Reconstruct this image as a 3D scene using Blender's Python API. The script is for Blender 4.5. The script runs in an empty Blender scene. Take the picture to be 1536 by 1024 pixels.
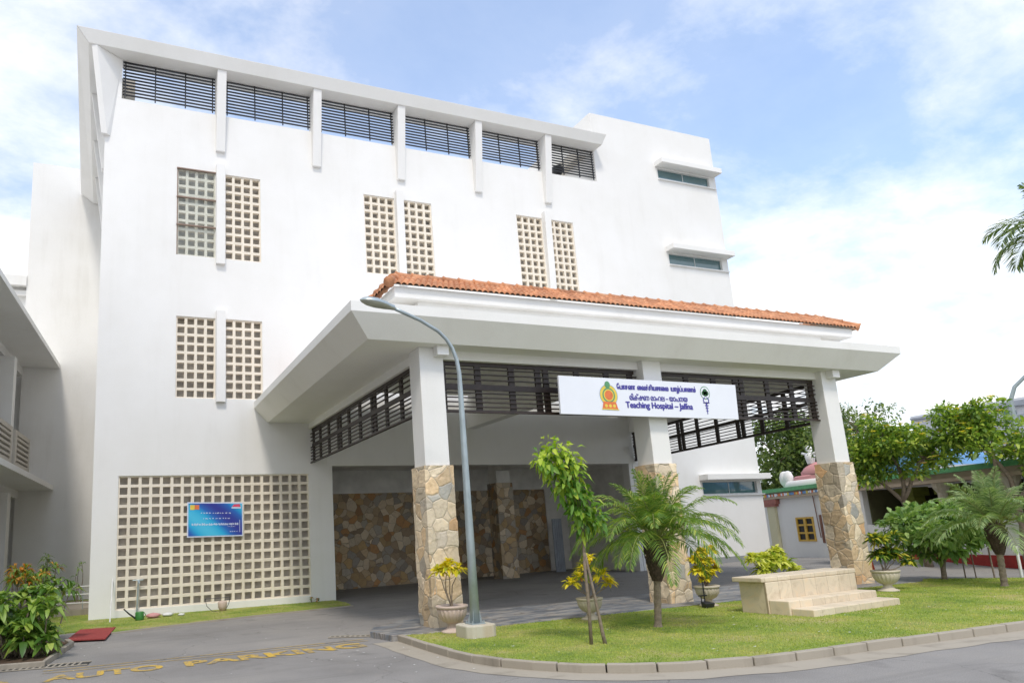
import bpy, math, random
import numpy as np
from mathutils import Vector, Matrix
random.seed(7); rng = np.random.default_rng(7)
S = bpy.context.scene; COL = S.collection
R_ = math.radians

# ------------------------------------------------------------------ materials
def nm(name):
    m = bpy.data.materials.new(name); m.use_nodes = True
    nt = m.node_tree; nt.nodes.clear()
    out = nt.nodes.new('ShaderNodeOutputMaterial'); b = nt.nodes.new('ShaderNodeBsdfPrincipled')
    nt.links.new(b.outputs[0], out.inputs[0]); return m, nt, b, out
def N(nt, t, **k):
    n = nt.nodes.new(t)
    for a, v in k.items():
        if a.startswith('i_'):
            key = a[2:]; n.inputs[int(key) if key.isdigit() else key.replace('_', ' ')].default_value = v
        else: setattr(n, a, v)
    return n
def c4(c): return (c[0], c[1], c[2], 1)
def ramp(nt, fac, stops, interp='LINEAR'):
    r = nt.nodes.new('ShaderNodeValToRGB'); r.color_ramp.interpolation = interp
    el = r.color_ramp.elements
    while len(el) < len(stops): el.new(0.5)
    for e, (p, c) in zip(el, stops): e.position = p; e.color = c4(c)
    nt.links.new(fac, r.inputs[0]); return r.outputs[0]
def mixc(nt, f, a, b, bt='MIX'):
    m = nt.nodes.new('ShaderNodeMix'); m.data_type = 'RGBA'; m.blend_type = bt
    for s, v in ((0, f), (6, a), (7, b)):
        if isinstance(v, (int, float)): m.inputs[s].default_value = v
        elif isinstance(v, tuple): m.inputs[s].default_value = c4(v)
        else: nt.links.new(v, m.inputs[s])
    return m.outputs[2]
def coord(nt, kind='Object', scale=(1, 1, 1)):
    t = nt.nodes.new('ShaderNodeTexCoord'); mp = nt.nodes.new('ShaderNodeMapping'); mp.inputs['Scale'].default_value = scale
    nt.links.new(t.outputs[kind], mp.inputs[0]); return mp.outputs[0]
def noise(nt, vec, scale, detail=5, rough=.55, dist=0):
    n = N(nt, 'ShaderNodeTexNoise'); n.inputs['Scale'].default_value = scale; n.inputs['Detail'].default_value = detail
    n.inputs['Roughness'].default_value = rough; n.inputs['Distortion'].default_value = dist
    nt.links.new(vec, n.inputs['Vector']); return n.outputs[0]
def bump(nt, b, h, strength=.3, dist=.02):
    n = nt.nodes.new('ShaderNodeBump'); n.inputs['Strength'].default_value = strength; n.inputs['Distance'].default_value = dist
    nt.links.new(h, n.inputs['Height']); nt.links.new(n.outputs[0], b.inputs['Normal'])
def mapr(nt, v, a, b, c=0., d=1.):
    n = nt.nodes.new('ShaderNodeMapRange'); n.inputs[1].default_value = a; n.inputs[2].default_value = b
    n.inputs[3].default_value = c; n.inputs[4].default_value = d; nt.links.new(v, n.inputs[0]); return n.outputs[0]

def plain(name, col, rough=.6, var=.12, scale=6, metal=0, bmp=.1, spec=.5):
    m, nt, b, o = nm(name); v = coord(nt)
    n = noise(nt, v, scale)
    c = ramp(nt, n, [(.3, tuple(x * (1 - var) for x in col)), (.7, tuple(min(1, x * (1 + var)) for x in col))])
    nt.links.new(c, b.inputs[0]); b.inputs['Roughness'].default_value = rough; b.inputs['Metallic'].default_value = metal
    b.inputs['Specular IOR Level'].default_value = spec
    if bmp: bump(nt, b, noise(nt, v, scale * 8), bmp, .01)
    return m
def plaster(name, col, dirt=(.45, .42, .36), amount=.22, rough=.85):
    m, nt, b, o = nm(name); v = coord(nt); vs = coord(nt, scale=(1.0, 1.0, .12))
    big = noise(nt, v, .55, 7, .62); streak = noise(nt, vs, 2.2, 6, .6); fine = noise(nt, v, 45, 4, .6)
    base = mixc(nt, mapr(nt, big, .35, .7, 0, .8), col, (col[0] * .93, col[1] * .925, col[2] * .905))
    f = N(nt, 'ShaderNodeMath', operation='MULTIPLY'); nt.links.new(mapr(nt, streak, .52, .8, 0, amount), f.inputs[0]); nt.links.new(mapr(nt, big, .3, .62, .15, 1.), f.inputs[1])
    c = mixc(nt, f.outputs[0], base, dirt)
    c = mixc(nt, .05, c, ramp(nt, fine, [(.35, (.4, .4, .4)), (.65, (1, 1, 1))]), 'MULTIPLY')
    nt.links.new(c, b.inputs[0]); b.inputs['Roughness'].default_value = rough; b.inputs['Specular IOR Level'].default_value = .25
    s = N(nt, 'ShaderNodeMath', operation='ADD'); nt.links.new(fine, s.inputs[0]); nt.links.new(noise(nt, v, 3, 4), s.inputs[1])
    bump(nt, b, s.outputs[0], .18, .012); return m
def cladding(name, stops, scale=3.0, grout=(.30, .25, .19)):
    m, nt, b, o = nm(name); v = coord(nt)
    w = N(nt, 'ShaderNodeTexNoise'); w.inputs['Scale'].default_value = 2.2; w.inputs['Detail'].default_value = 3; nt.links.new(v, w.inputs[0])
    add = N(nt, 'ShaderNodeMixRGB', blend_type='LINEAR_LIGHT'); add.inputs[0].default_value = .09
    nt.links.new(v, add.inputs[1]); nt.links.new(w.outputs[1], add.inputs[2])
    vo = N(nt, 'ShaderNodeTexVoronoi', feature='F1'); vo.inputs['Scale'].default_value = scale; nt.links.new(add.outputs[0], vo.inputs['Vector'])
    ve = N(nt, 'ShaderNodeTexVoronoi', feature='DISTANCE_TO_EDGE'); ve.inputs['Scale'].default_value = scale; nt.links.new(add.outputs[0], ve.inputs['Vector'])
    sep = N(nt, 'ShaderNodeSeparateColor'); nt.links.new(vo.outputs['Color'], sep.inputs[0])
    base = ramp(nt, sep.outputs[0], stops, 'CONSTANT')
    br = ramp(nt, sep.outputs[1], [(0, (.72, .72, .72)), (1, (1.15, 1.12, 1.08))]); base = mixc(nt, 1., base, br, 'MULTIPLY')
    vein = noise(nt, v, 7, 6, .65, 1.2)
    base = mixc(nt, .55, base, ramp(nt, vein, [(.3, (.62, .55, .48)), (.52, (1, 1, 1)), (.75, (1.1, .98, .8))]), 'MULTIPLY')
    c = mixc(nt, ramp(nt, ve.outputs[0], [(.008, (1, 1, 1)), (.028, (0, 0, 0))]), base, grout)
    nt.links.new(c, b.inputs[0]); b.inputs['Roughness'].default_value = .6
    h = N(nt, 'ShaderNodeMath', operation='ADD'); nt.links.new(mapr(nt, ve.outputs[0], 0, .06), h.inputs[0]); nt.links.new(noise(nt, v, 18, 5), h.inputs[1])
    bump(nt, b, h.outputs[0], .5, .02); return m
def leafmat(name, stops, trans=.35, rough=.45, spec=.4):
    m, nt, b, o = nm(name); g = nt.nodes.new('ShaderNodeNewGeometry')
    c = ramp(nt, g.outputs['Random Per Island'], stops)
    nt.links.new(c, b.inputs[0]); b.inputs['Roughness'].default_value = rough; b.inputs['Specular IOR Level'].default_value = spec
    t = N(nt, 'ShaderNodeBsdfTranslucent'); tc = mixc(nt, 1., c, (1.5, 1.6, .8), 'MULTIPLY'); nt.links.new(tc, t.inputs[0])
    mx = N(nt, 'ShaderNodeMixShader'); mx.inputs[0].default_value = trans
    nt.links.new(b.outputs[0], mx.inputs[1]); nt.links.new(t.outputs[0], mx.inputs[2]); nt.links.new(mx.outputs[0], o.inputs[0]); return m

M = {}
M['white'] = plaster('white_plaster', (.84, .83, .81), amount=.14)
M['whiteb'] = plaster('white_canopy_plaster', (.85, .84, .815), amount=.10)
M['grime'] = plaster('weathered_plaster', (.78, .77, .745), dirt=(.50, .47, .42), amount=.35)
M['cream'] = plaster('cream_plaster', (.62, .58, .51), amount=.3)
M['soffit'] = plaster('soffit_plaster', (.86, .835, .775), amount=.18)
M['block'] = plaster('breeze_block', (.86, .78, .66), dirt=(.40, .33, .24), amount=.4)
M['behind'] = plain('dim_backing', (.60, .56, .50), .7, .3, 3)
M['interior'] = plain('interior_room', (.74, .73, .70), .9, .15, 2)
M['slat'] = plain('dark_timber', (.030, .018, .013), .45, .35, 8)
M['metalslat'] = plain('dark_metal', (.010, .010, .011), .45, .2, 8)
stA = [(0, (.68, .52, .33)), (.18, (.74, .61, .43)), (.34, (.56, .50, .41)), (.44, (.78, .67, .50)), (.62, (.68, .44, .24)), (.70, (.62, .53, .40)), (.80, (.74, .56, .35)), (.95, (.45, .44, .40))]
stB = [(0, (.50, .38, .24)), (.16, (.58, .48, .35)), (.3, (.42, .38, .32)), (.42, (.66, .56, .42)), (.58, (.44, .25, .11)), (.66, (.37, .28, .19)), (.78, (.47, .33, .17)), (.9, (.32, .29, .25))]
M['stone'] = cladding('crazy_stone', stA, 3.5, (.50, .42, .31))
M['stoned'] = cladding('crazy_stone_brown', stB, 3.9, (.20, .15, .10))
def slabs():
    m, nt, b, o = nm('sandstone_slabs'); t = nt.nodes.new('ShaderNodeTexCoord'); mp = N(nt, 'ShaderNodeMapping'); mp.inputs['Rotation'].default_value = (R_(90), 0, 0); nt.links.new(t.outputs['Object'], mp.inputs[0])
    bk = N(nt, 'ShaderNodeTexBrick'); nt.links.new(mp.outputs[0], bk.inputs[0])
    for k, v in (('Scale', 1.), ('Mortar Size', .004), ('Brick Width', .33), ('Row Height', 3.), ('Mortar Smooth', .3), ('Bias', 0.)): bk.inputs[k].default_value = v
    bk.inputs['Color1'].default_value = (.70, .60, .45, 1); bk.inputs['Color2'].default_value = (.58, .49, .36, 1); bk.inputs['Mortar'].default_value = (.36, .29, .2, 1)
    v = coord(nt); vn = noise(nt, v, 4.5, 7, .65, 1.5)
    c = mixc(nt, .75, bk.outputs[0], ramp(nt, vn, [(.3, (.74, .68, .6)), (.5, (1, 1, 1)), (.72, (1.12, 1.0, .86))]), 'MULTIPLY')
    nt.links.new(c, b.inputs[0]); b.inputs['Roughness'].default_value = .65; bump(nt, b, vn, .2, .01); return m
M['benchstone'] = slabs()
M['conc'] = plaster('concrete', (.38, .34, .28), dirt=(.17, .15, .12), amount=.9)
M['footing'] = plaster('stained_concrete', (.56, .52, .43), dirt=(.42, .26, .11), amount=.9)
M['urn'] = plaster('terracotta_urn', (.62, .50, .43), dirt=(.36, .27, .20), amount=.8)
M['urnb'] = plaster('stone_urn', (.60, .53, .42), dirt=(.30, .25, .18), amount=.8)
M['galv'] = plain('galvanised_steel', (.36, .42, .44), .38, .14, 5, metal=.35)
M['lamplens'] = plain('lamp_lens', (.42, .43, .36), .15, .1, 5)
M['signwhite'] = plain('sign_white', (.80, .82, .88), .35, .02, 2, bmp=0)
M['ink'] = plain('sign_blue', (.07, .06, .33), .5, .05, 4, bmp=0)
M['yellow'] = plain('yellow_petals', (.78, .58, .03), .5, .2, 9)
M['red'] = plain('red_paint', (.34, .025, .02), .7, .2, 5)
M['carpet'] = plain('red_mat', (.30, .045, .04), .95, .25, 25, bmp=.5)
M['bark'] = plain('pale_bark', (.24, .19, .14), .9, .3, 20, bmp=.8)
M['barkd'] = plain('dark_fibre', (.075, .05, .035), .95, .45, 30, bmp=1)
M['glassd'] = None
M['soil'] = plain('soil', (.10, .06, .035), .95, .4, 14, bmp=1)
M['cone'] = plain('orange_red_plastic', (.62, .09, .04), .5, .1, 5)
M['black'] = plain('black_plastic', (.02, .022, .028), .4, .2, 5)
M['whitepaint'] = plain('white_paint', (.72, .72, .70), .5, .08, 9)
M['green'] = plain('green_plastic', (.05, .22, .05), .4, .2, 8)
M['greenpaint'] = plain('green_trim', (.12, .36, .16), .6, .2, 8)
M['sheet'] = plain('corrugated_sheet', (.30, .33, .38), .45, .15, 3, metal=.3)
M['yframe'] = plain('yellow_window_frame', (.62, .38, .05), .5, .15, 9)
M['dark'] = plain('dark_opening', (.02, .02, .018), .6, .3, 3)
M['olive'] = plain('olive_pillar', (.27, .30, .06), .7, .2, 5)
M['pink'] = plaster('pink_paint', (.62, .30, .30), amount=.5)
M['tarp'] = plain('blue_tarp', (.16, .38, .66), .5, .2, 4)
M['greyroof'] = plain('grey_metal_wall', (.56, .58, .62), .5, .1, 1.5)

def glass(name, col, rough=.08, tr=0):
    m, nt, b, o = nm(name); v = coord(nt)
    nt.links.new(ramp(nt, noise(nt, v, 1.3, 3), [(.3, tuple(x * .75 for x in col)), (.7, col)]), b.inputs[0])
    b.inputs['Roughness'].default_value = rough; b.inputs['Specular IOR Level'].default_value = .8; b.inputs['Coat Weight'].default_value = .5
    if tr:
        t = N(nt, 'ShaderNodeBsdfTransparent'); t.inputs[0].default_value = (.95, .97, .97, 1)
        mx = N(nt, 'ShaderNodeMixShader'); mx.inputs[0].default_value = tr
        nt.links.new(b.outputs[0], mx.inputs[1]); nt.links.new(t.outputs[0], mx.inputs[2]); nt.links.new(mx.outputs[0], o.inputs[0])
    return m
M['teal'] = glass('teal_glass', (.10, .20, .22))
M['clear'] = glass('clear_cover', (.70, .74, .72), .12, .92)
M['frost'] = plain('frosted_panel', (.62, .74, .78), .3, .05, 3, bmp=0)

# ground materials
def asphalt():
    m, nt, b, o = nm('asphalt'); v = coord(nt)
    f = noise(nt, v, 90, 3, .7); big = noise(nt, v, .35, 6, .6); md = noise(nt, v, 3.2, 6, .65)
    c = ramp(nt, f, [(.3, (.19, .182, .174)), (.55, (.28, .268, .256)), (.75, (.41, .40, .38))])
    c = mixc(nt, 1., c, ramp(nt, big, [(.3, (.70, .69, .68)), (.48, (.95, .94, .93)), (.7, (1.18, 1.15, 1.1))]), 'MULTIPLY')
    c = mixc(nt, mapr(nt, md, .56, .74, 0, .35), c, (.30, .27, .23))
    cr = N(nt, 'ShaderNodeTexVoronoi', feature='DISTANCE_TO_EDGE'); cr.inputs['Scale'].default_value = .45
    wv = N(nt, 'ShaderNodeMixRGB', blend_type='LINEAR_LIGHT'); wv.inputs[0].default_value = .35
    nz = N(nt, 'ShaderNodeTexNoise'); nz.inputs['Scale'].default_value = 1.5; nz.inputs['Detail'].default_value = 6; nt.links.new(v, nz.inputs[0])
    nt.links.new(v, wv.inputs[1]); nt.links.new(nz.outputs[1], wv.inputs[2]); nt.links.new(wv.outputs[0], cr.inputs['Vector'])
    c = mixc(nt, mapr(nt, cr.outputs[0], .004, .0, 0, .55), c, (.05, .047, .043))
    st = noise(nt, v, 1.1, 4, .5); c = mixc(nt, mapr(nt, st, .64, .74, 0, .45), c, (.085, .08, .075))
    ty = noise(nt, coord(nt, scale=(.12, 2.4, 1)), 1.6, 5, .6); c = mixc(nt, mapr(nt, ty, .55, .72, 0, .28), c, (.10, .095, .09))
    du = noise(nt, v, 14, 6, .75); c = mixc(nt, mapr(nt, du, .60, .72, 0, .4), c, (.42, .38, .32))
    nt.links.new(c, b.inputs[0]); b.inputs['Roughness'].default_value = .88; bump(nt, b, f, .4, .01); return m
M['asphalt'] = asphalt()
def lawnm():
    m, nt, b, o = nm('lawn'); v = coord(nt)
    a = noise(nt, v, .9, 6, .65); f = noise(nt, v, 55, 4, .7)
    c = ramp(nt, a, [(.34, (.17, .26, .045)), (.47, (.29, .37, .07)), (.56, (.39, .41, .11)), (.66, (.50, .43, .22))])
    c = mixc(nt, .6, c, ramp(nt, f, [(.3, (.45, .5, .35)), (.7, (1.25, 1.25, 1.1))]), 'MULTIPLY')
    nt.links.new(c, b.inputs[0]); b.inputs['Roughness'].default_value = .95; bump(nt, b, f, .9, .03); return m
M['lawn'] = lawnm()
def bladem():
    m, nt, b, o = nm('grass_blade'); g = nt.nodes.new('ShaderNodeNewGeometry'); v = coord(nt)
    a = noise(nt, v, .9, 6, .65)
    c = ramp(nt, a, [(.34, (.22, .34, .05)), (.47, (.38, .48, .08)), (.56, (.50, .53, .13)), (.66, (.62, .55, .26))])
    c = mixc(nt, .8, c, ramp(nt, g.outputs['Random Per Island'], [(0, (.55, .65, .5)), (.5, (1, 1, .9)), (1, (1.4, 1.3, .9))]), 'MULTIPLY')
    nt.links.new(c, b.inputs[0]); b.inputs['Roughness'].default_value = .6
    t = N(nt, 'ShaderNodeBsdfTranslucent'); nt.links.new(c, t.inputs[0]); mx = N(nt, 'ShaderNodeMixShader'); mx.inputs[0].default_value = .35
    nt.links.new(b.outputs[0], mx.inputs[1]); nt.links.new(t.outputs[0], mx.inputs[2]); nt.links.new(mx.outputs[0], o.inputs[0]); return m
M['blade'] = bladem()
def slate():
    m, nt, b, o = nm('slate_paving'); v = coord(nt, scale=(.8, 2.6, 1))
    a = noise(nt, v, 1.6, 6, .7, .8)
    vo = N(nt, 'ShaderNodeTexVoronoi', feature='DISTANCE_TO_EDGE'); vo.inputs['Scale'].default_value = 1.7; nt.links.new(v, vo.inputs['Vector'])
    vc = N(nt, 'ShaderNodeTexVoronoi'); vc.inputs['Scale'].default_value = 1.7; nt.links.new(v, vc.inputs['Vector'])
    c = ramp(nt, a, [(.34, (.07, .082, .10)), (.46, (.17, .19, .215)), (.54, (.30, .29, .28)), (.66, (.40, .37, .33))])
    sv = N(nt, 'ShaderNodeSeparateColor'); nt.links.new(vc.outputs['Color'], sv.inputs[0]); c = mixc(nt, .5, c, ramp(nt, sv.outputs[0], [(0, (.7, .7, .72)), (1, (1.2, 1.18, 1.15))]), 'MULTIPLY'); c = mixc(nt, ramp(nt, vo.outputs[0], [(.02, (1, 1, 1)), (.05, (0, 0, 0))]), c, (.19, .17, .15))
    nt.links.new(c, b.inputs[0]); b.inputs['Roughness'].default_value = .5; bump(nt, b, a, .3, .02); return m
M['slate'] = slate()
def tilem():
    m, nt, b, o = nm('clay_tiles'); v = coord(nt); g = nt.nodes.new('ShaderNodeNewGeometry')
    a = noise(nt, v, 5, 6, .7); f = noise(nt, v, 2.0, 4, .6)
    c = ramp(nt, a, [(.3, (.36, .15, .075)), (.5, (.54, .245, .12)), (.7, (.66, .36, .20))])
    c = mixc(nt, .8, c, ramp(nt, g.outputs['Random Per Island'], [(0, (.72, .68, .66)), (.5, (1, 1, 1)), (1, (1.22, 1.15, 1.08))]), 'MULTIPLY')
    c = mixc(nt, mapr(nt, f, .55, .75, 0, .3), c, (.20, .12, .08))
    nt.links.new(c, b.inputs[0]); b.inputs['Roughness'].default_value = .8; bump(nt, b, a, .3, .01); return m
M['tile'] = tilem()
def paint():
    m, nt, b, o = nm('worn_road_paint'); v = coord(nt)
    f = noise(nt, v, 30, 5, .75); g = noise(nt, v, 3.5, 5, .6)
    s = N(nt, 'ShaderNodeMath', operation='ADD'); nt.links.new(f, s.inputs[0]); nt.links.new(g, s.inputs[1])
    c = mixc(nt, mapr(nt, s.outputs[0], .93, 1.13), (.62, .40, .05), (.21, .19, .16))
    nt.links.new(c, b.inputs[0]); b.inputs['Roughness'].default_value = .8; return m
M['roadpaint'] = paint()
def bannerm():
    m, nt, b, o = nm('blue_banner_print'); v = coord(nt, 'Generated')
    mp = N(nt, 'ShaderNodeMapping'); mp.inputs['Rotation'].default_value = (0, R_(38), 0); nt.links.new(v, mp.inputs[0])
    w = N(nt, 'ShaderNodeTexWave'); w.inputs['Scale'].default_value = .32; w.inputs['Distortion'].default_value = 2.5; w.inputs['Detail'].default_value = 1; w.inputs['Phase Offset'].default_value = 1.1; nt.links.new(mp.outputs[0], w.inputs[0])
    c = ramp(nt, w.outputs[1], [(0, (.02, .03, .30)), (.35, (.01, .13, .50)), (.7, (.01, .40, .72)), (1, (.06, .52, .80))])
    nt.links.new(c, b.inputs[0]); b.inputs['Roughness'].default_value = .4; return m
M['banner'] = bannerm()
M['orange'] = plain('emblem_orange', (.72, .18, .05), .5, .1, 8, bmp=0)
M['gold'] = plain('emblem_gold', (.76, .58, .08), .5, .1, 8, bmp=0)
M['egreen'] = plain('emblem_green', (.10, .30, .14), .5, .1, 8, bmp=0)
M['eblue'] = plain('emblem_blue', (.12, .30, .60), .5, .1, 8, bmp=0)
M['dgreen'] = plain('emblem_dark_green', (.03, .13, .04), .5, .3, 30, bmp=0)
M['pinkred'] = plain('logo_red', (.72, .06, .14), .5, .1, 8, bmp=0)
M['txtw'] = plain('banner_white', (.66, .72, .86), .5, .05, 8, bmp=0)
M['lv_sap'] = leafmat('sapling_leaves', [(0, (.07, .17, .025)), (.5, (.13, .27, .03)), (.8, (.25, .38, .04)), (1, (.38, .46, .06))])
M['lv_sapy'] = leafmat('young_yellow_leaves', [(0, (.22, .36, .03)), (.5, (.40, .52, .05)), (1, (.58, .62, .09))])
M['lv_palm'] = leafmat('palm_leaflets', [(0, (.09, .17, .035)), (.5, (.17, .28, .055)), (.85, (.28, .38, .08)), (1, (.48, .48, .10))], .35, .4)
M['lv_palmb'] = leafmat('bluish_palm_leaflets', [(0, (.12, .20, .07)), (.5, (.23, .32, .13)), (1, (.38, .46, .22))], .3, .4)
M['lv_croton'] = leafmat('croton_leaves', [(0, (.16, .26, .02)), (.2, (.55, .50, .03)), (.7, (.82, .66, .04)), (.95, (.86, .72, .10)), (1, (.55, .22, .04))])
M['lv_crotong'] = leafmat('green_croton_leaves', [(0, (.03, .08, .015)), (.5, (.09, .18, .03)), (.75, (.45, .46, .05)), (1, (.74, .62, .08))])
M['lv_crotony'] = leafmat('pale_croton_leaves', [(0, (.20, .30, .03)), (.35, (.55, .56, .08)), (1, (.80, .78, .22))])
M['lv_bush'] = leafmat('bush_leaves', [(0, (.06, .14, .025)), (.5, (.17, .30, .05)), (.85, (.32, .44, .08)), (1, (.48, .56, .14))], .3, .35, .5)
M['lv_orange'] = leafmat('orange_bracts', [(0, (.10, .18, .03)), (.45, (.20, .28, .04)), (.74, (.60, .20, .03)), (.85, (.70, .30, .05)), (1, (.5, .40, .06))])
M['lv_tree'] = leafmat('tree_leaves', [(0, (.08, .16, .03)), (.4, (.18, .29, .045)), (.8, (.30, .41, .06)), (1, (.48, .54, .09))])
M['lv_treed'] = leafmat('dark_tree_leaves', [(0, (.06, .10, .03)), (.6, (.12, .18, .045)), (1, (.25, .30, .09))])
M['lv_shrub'] = leafmat('frangipani_leaves', [(0, (.11, .21, .06)), (.5, (.21, .33, .10)), (1, (.40, .52, .17))])
M['flower'] = leafmat('tree_blossom', [(0, (.80, .62, .06)), (.7, (.82, .66, .14)), (.85, (.75, .50, .35)), (1, (.8, .65, .5))])

# ------------------------------------------------------------------ mesh builder
ORG = {}
def tag(o, label=None, cat=None, group=None, kind=None):
    if label: o['label'] = label
    if cat: o['category'] = cat
    if group: o['group'] = group
    if kind: o['kind'] = kind
    return o
def thing(name, loc, label, cat, group=None):
    o = bpy.data.objects.new(name, None); COL.objects.link(o); o.location = loc; o.empty_display_size = .2
    ORG[o] = Vector(loc); return tag(o, label, cat, group)
class MB:
    def __init__(s): s.v = []; s.f = []
    def add(s, vs, fs):
        k = len(s.v); s.v += [tuple(p) for p in vs]; s.f += [tuple(i + k for i in f) for f in fs]; return s
    def hexa(s, p):  # 8 points: bottom 4 ccw, top 4 ccw
        return s.add(p, [(3, 2, 1, 0), (4, 5, 6, 7), (0, 1, 5, 4), (1, 2, 6, 5), (2, 3, 7, 6), (3, 0, 4, 7)])
    def box(s, x0, x1, y0, y1, z0, z1):
        return s.hexa([(x0, y0, z0), (x1, y0, z0), (x1, y1, z0), (x0, y1, z0), (x0, y0, z1), (x1, y0, z1), (x1, y1, z1), (x0, y1, z1)])
    def tbox(s, F, x0, x1, y0, y1, z0, z1):
        return s.hexa([F(*p) for p in [(x0, y0, z0), (x1, y0, z0), (x1, y1, z0), (x0, y1, z0), (x0, y0, z1), (x1, y0, z1), (x1, y1, z1), (x0, y1, z1)]])
    def prism(s, pts, z0, z1):
        n = len(pts)
        return s.add([(x, y, z0) for x, y in pts] + [(x, y, z1) for x, y in pts], [tuple(range(n))[::-1], tuple(range(n, 2 * n))] + [(i, (i + 1) % n, n + (i + 1) % n, n + i) for i in range(n)])
    def lathe(s, prof, c=(0, 0, 0), n=24, flute=0, cap=True):
        vs = []; fs = []
        for r, z in prof:
            for i in range(n):
                a = 2 * math.pi * i / n; rr = r * (1 + (flute * math.cos(a * 20) if flute else 0))
                vs.append((c[0] + rr * math.cos(a), c[1] + rr * math.sin(a), c[2] + z))
        for j in range(len(prof) - 1):
            for i in range(n): fs.append((j * n + i, j * n + (i + 1) % n, (j + 1) * n + (i + 1) % n, (j + 1) * n + i))
        if cap: fs.append(tuple(range(n))[::-1]); fs.append(tuple(range((len(prof) - 1) * n, len(prof) * n)))
        return s.add(vs, fs)
    def tube(s, pts, rad, n=10, cap=True):
        pts = [Vector(p) for p in pts]; rad = rad if isinstance(rad, (list, tuple)) else [rad] * len(pts)
        vs = []; fs = []; pu = None
        for i, p in enumerate(pts):
            t = (pts[min(i + 1, len(pts) - 1)] - pts[max(i - 1, 0)]).normalized()
            if pu is None: pu = t.cross(Vector((.3, .9, .1)) if abs(t.z) > .9 else Vector((0, 0, 1))).normalized()
            u = (pu - t * pu.dot(t)).normalized(); pu = u; w = t.cross(u)
            for k in range(n):
                a = 2 * math.pi * k / n; vs.append(tuple(p + (u * math.cos(a) + w * math.sin(a)) * rad[i]))
        for j in range(len(pts) - 1):
            for k in range(n): fs.append((j * n + k, j * n + (k + 1) % n, (j + 1) * n + (k + 1) % n, (j + 1) * n + k))
        if cap: fs.append(tuple(range(n))[::-1]); fs.append(tuple(range((len(pts) - 1) * n, len(pts) * n)))
        return s.add(vs, fs)
    def grid(s, x0, x1, z0, z1, y0, y1, holes, F=None):
        """wall slab in the xz-plane with rectangular openings"""
        xs = sorted({x0, x1} | {h[0] for h in holes} | {h[1] for h in holes}); zs = sorted({z0, z1} | {h[2] for h in holes} | {h[3] for h in holes})
        xs = [x for x in xs if x0 <= x <= x1]; zs = [z for z in zs if z0 <= z <= z1]
        nx, nz = len(xs) - 1, len(zs) - 1
        def solid(i, j):
            if i < 0 or j < 0 or i >= nx or j >= nz: return False
            cx, cz = (xs[i] + xs[i + 1]) / 2, (zs[j] + zs[j + 1]) / 2
            return not any(h[0] < cx < h[1] and h[2] < cz < h[3] for h in holes)
        F = F or (lambda x, y, z: (x, y, z))
        q = lambda *p: s.add([F(*a) for a in p], [(0, 1, 2, 3)])
        for i in range(nx):
            for j in range(nz):
                if not solid(i, j): continue
                a, b, c, d = xs[i], xs[i + 1], zs[j], zs[j + 1]
                q((a, y0, c), (b, y0, c), (b, y0, d), (a, y0, d)); q((b, y1, c), (a, y1, c), (a, y1, d), (b, y1, d))
                if not solid(i - 1, j): q((a, y1, c), (a, y0, c), (a, y0, d), (a, y1, d))
                if not solid(i + 1, j): q((b, y0, c), (b, y1, c), (b, y1, d), (b, y0, d))
                if not solid(i, j - 1): q((a, y1, c), (b, y1, c), (b, y0, c), (a, y0, c))
                if not solid(i, j + 1): q((a, y0, d), (b, y0, d), (b, y1, d), (a, y1, d))
        return s
    def build(s, name, mat, parent=None, loc=None, smooth=False, bev=0):
        me = bpy.data.meshes.new(name); o = bpy.data.objects.new(name, me); COL.objects.link(o)
        org = ORG[parent] if parent else Vector(loc or (0, 0, 0))
        me.from_pydata([(x - org.x, y - org.y, z - org.z) for x, y, z in s.v], [], s.f); me.validate()
        mats = mat if isinstance(mat, (list, tuple)) else [mat]
        for mm in mats: me.materials.append(mm)
        if parent: o.parent = parent; ORG[o] = org
        else: o.location = org; ORG[o] = org
        if smooth: me.polygons.foreach_set('use_smooth', [True] * len(me.polygons))
        if bev:
            b = o.modifiers.new('bevel', 'BEVEL'); b.width = bev; b.segments = 2; b.limit_method = 'ANGLE'; b.angle_limit = R_(40)
        return o
def struct(name, mb, mat, label, kind='structure', **k):
    return tag(mb.build(name, mat, **k), label=label, kind=kind)

def npmesh(name, V, F, mat, parent=None, loc=(0, 0, 0), smooth=False):
    """V (n,3), F (m,k) with equal k"""
    org = np.array(ORG[parent] if parent else loc, float)
    me = bpy.data.meshes.new(name); n, (m, k) = len(V), F.shape
    me.vertices.add(n); me.vertices.foreach_set('co', (V - org).astype(np.float32).ravel())
    me.loops.add(m * k); me.loops.foreach_set('vertex_index', F.astype(np.int32).ravel())
    me.polygons.add(m); me.polygons.foreach_set('loop_start', np.arange(0, m * k, k, dtype=np.int32)); me.polygons.foreach_set('loop_total', np.full(m, k, np.int32))
    me.update(calc_edges=True); me.materials.append(mat)
    o = bpy.data.objects.new(name, me); COL.objects.link(o)
    if parent: o.parent = parent
    else: o.location = org
    ORG[o] = Vector(org)
    if smooth: me.polygons.foreach_set('use_smooth', np.ones(m, bool))
    return o
def unit(a): return a / np.maximum(np.linalg.norm(a, axis=1, keepdims=True), 1e-9)
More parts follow.
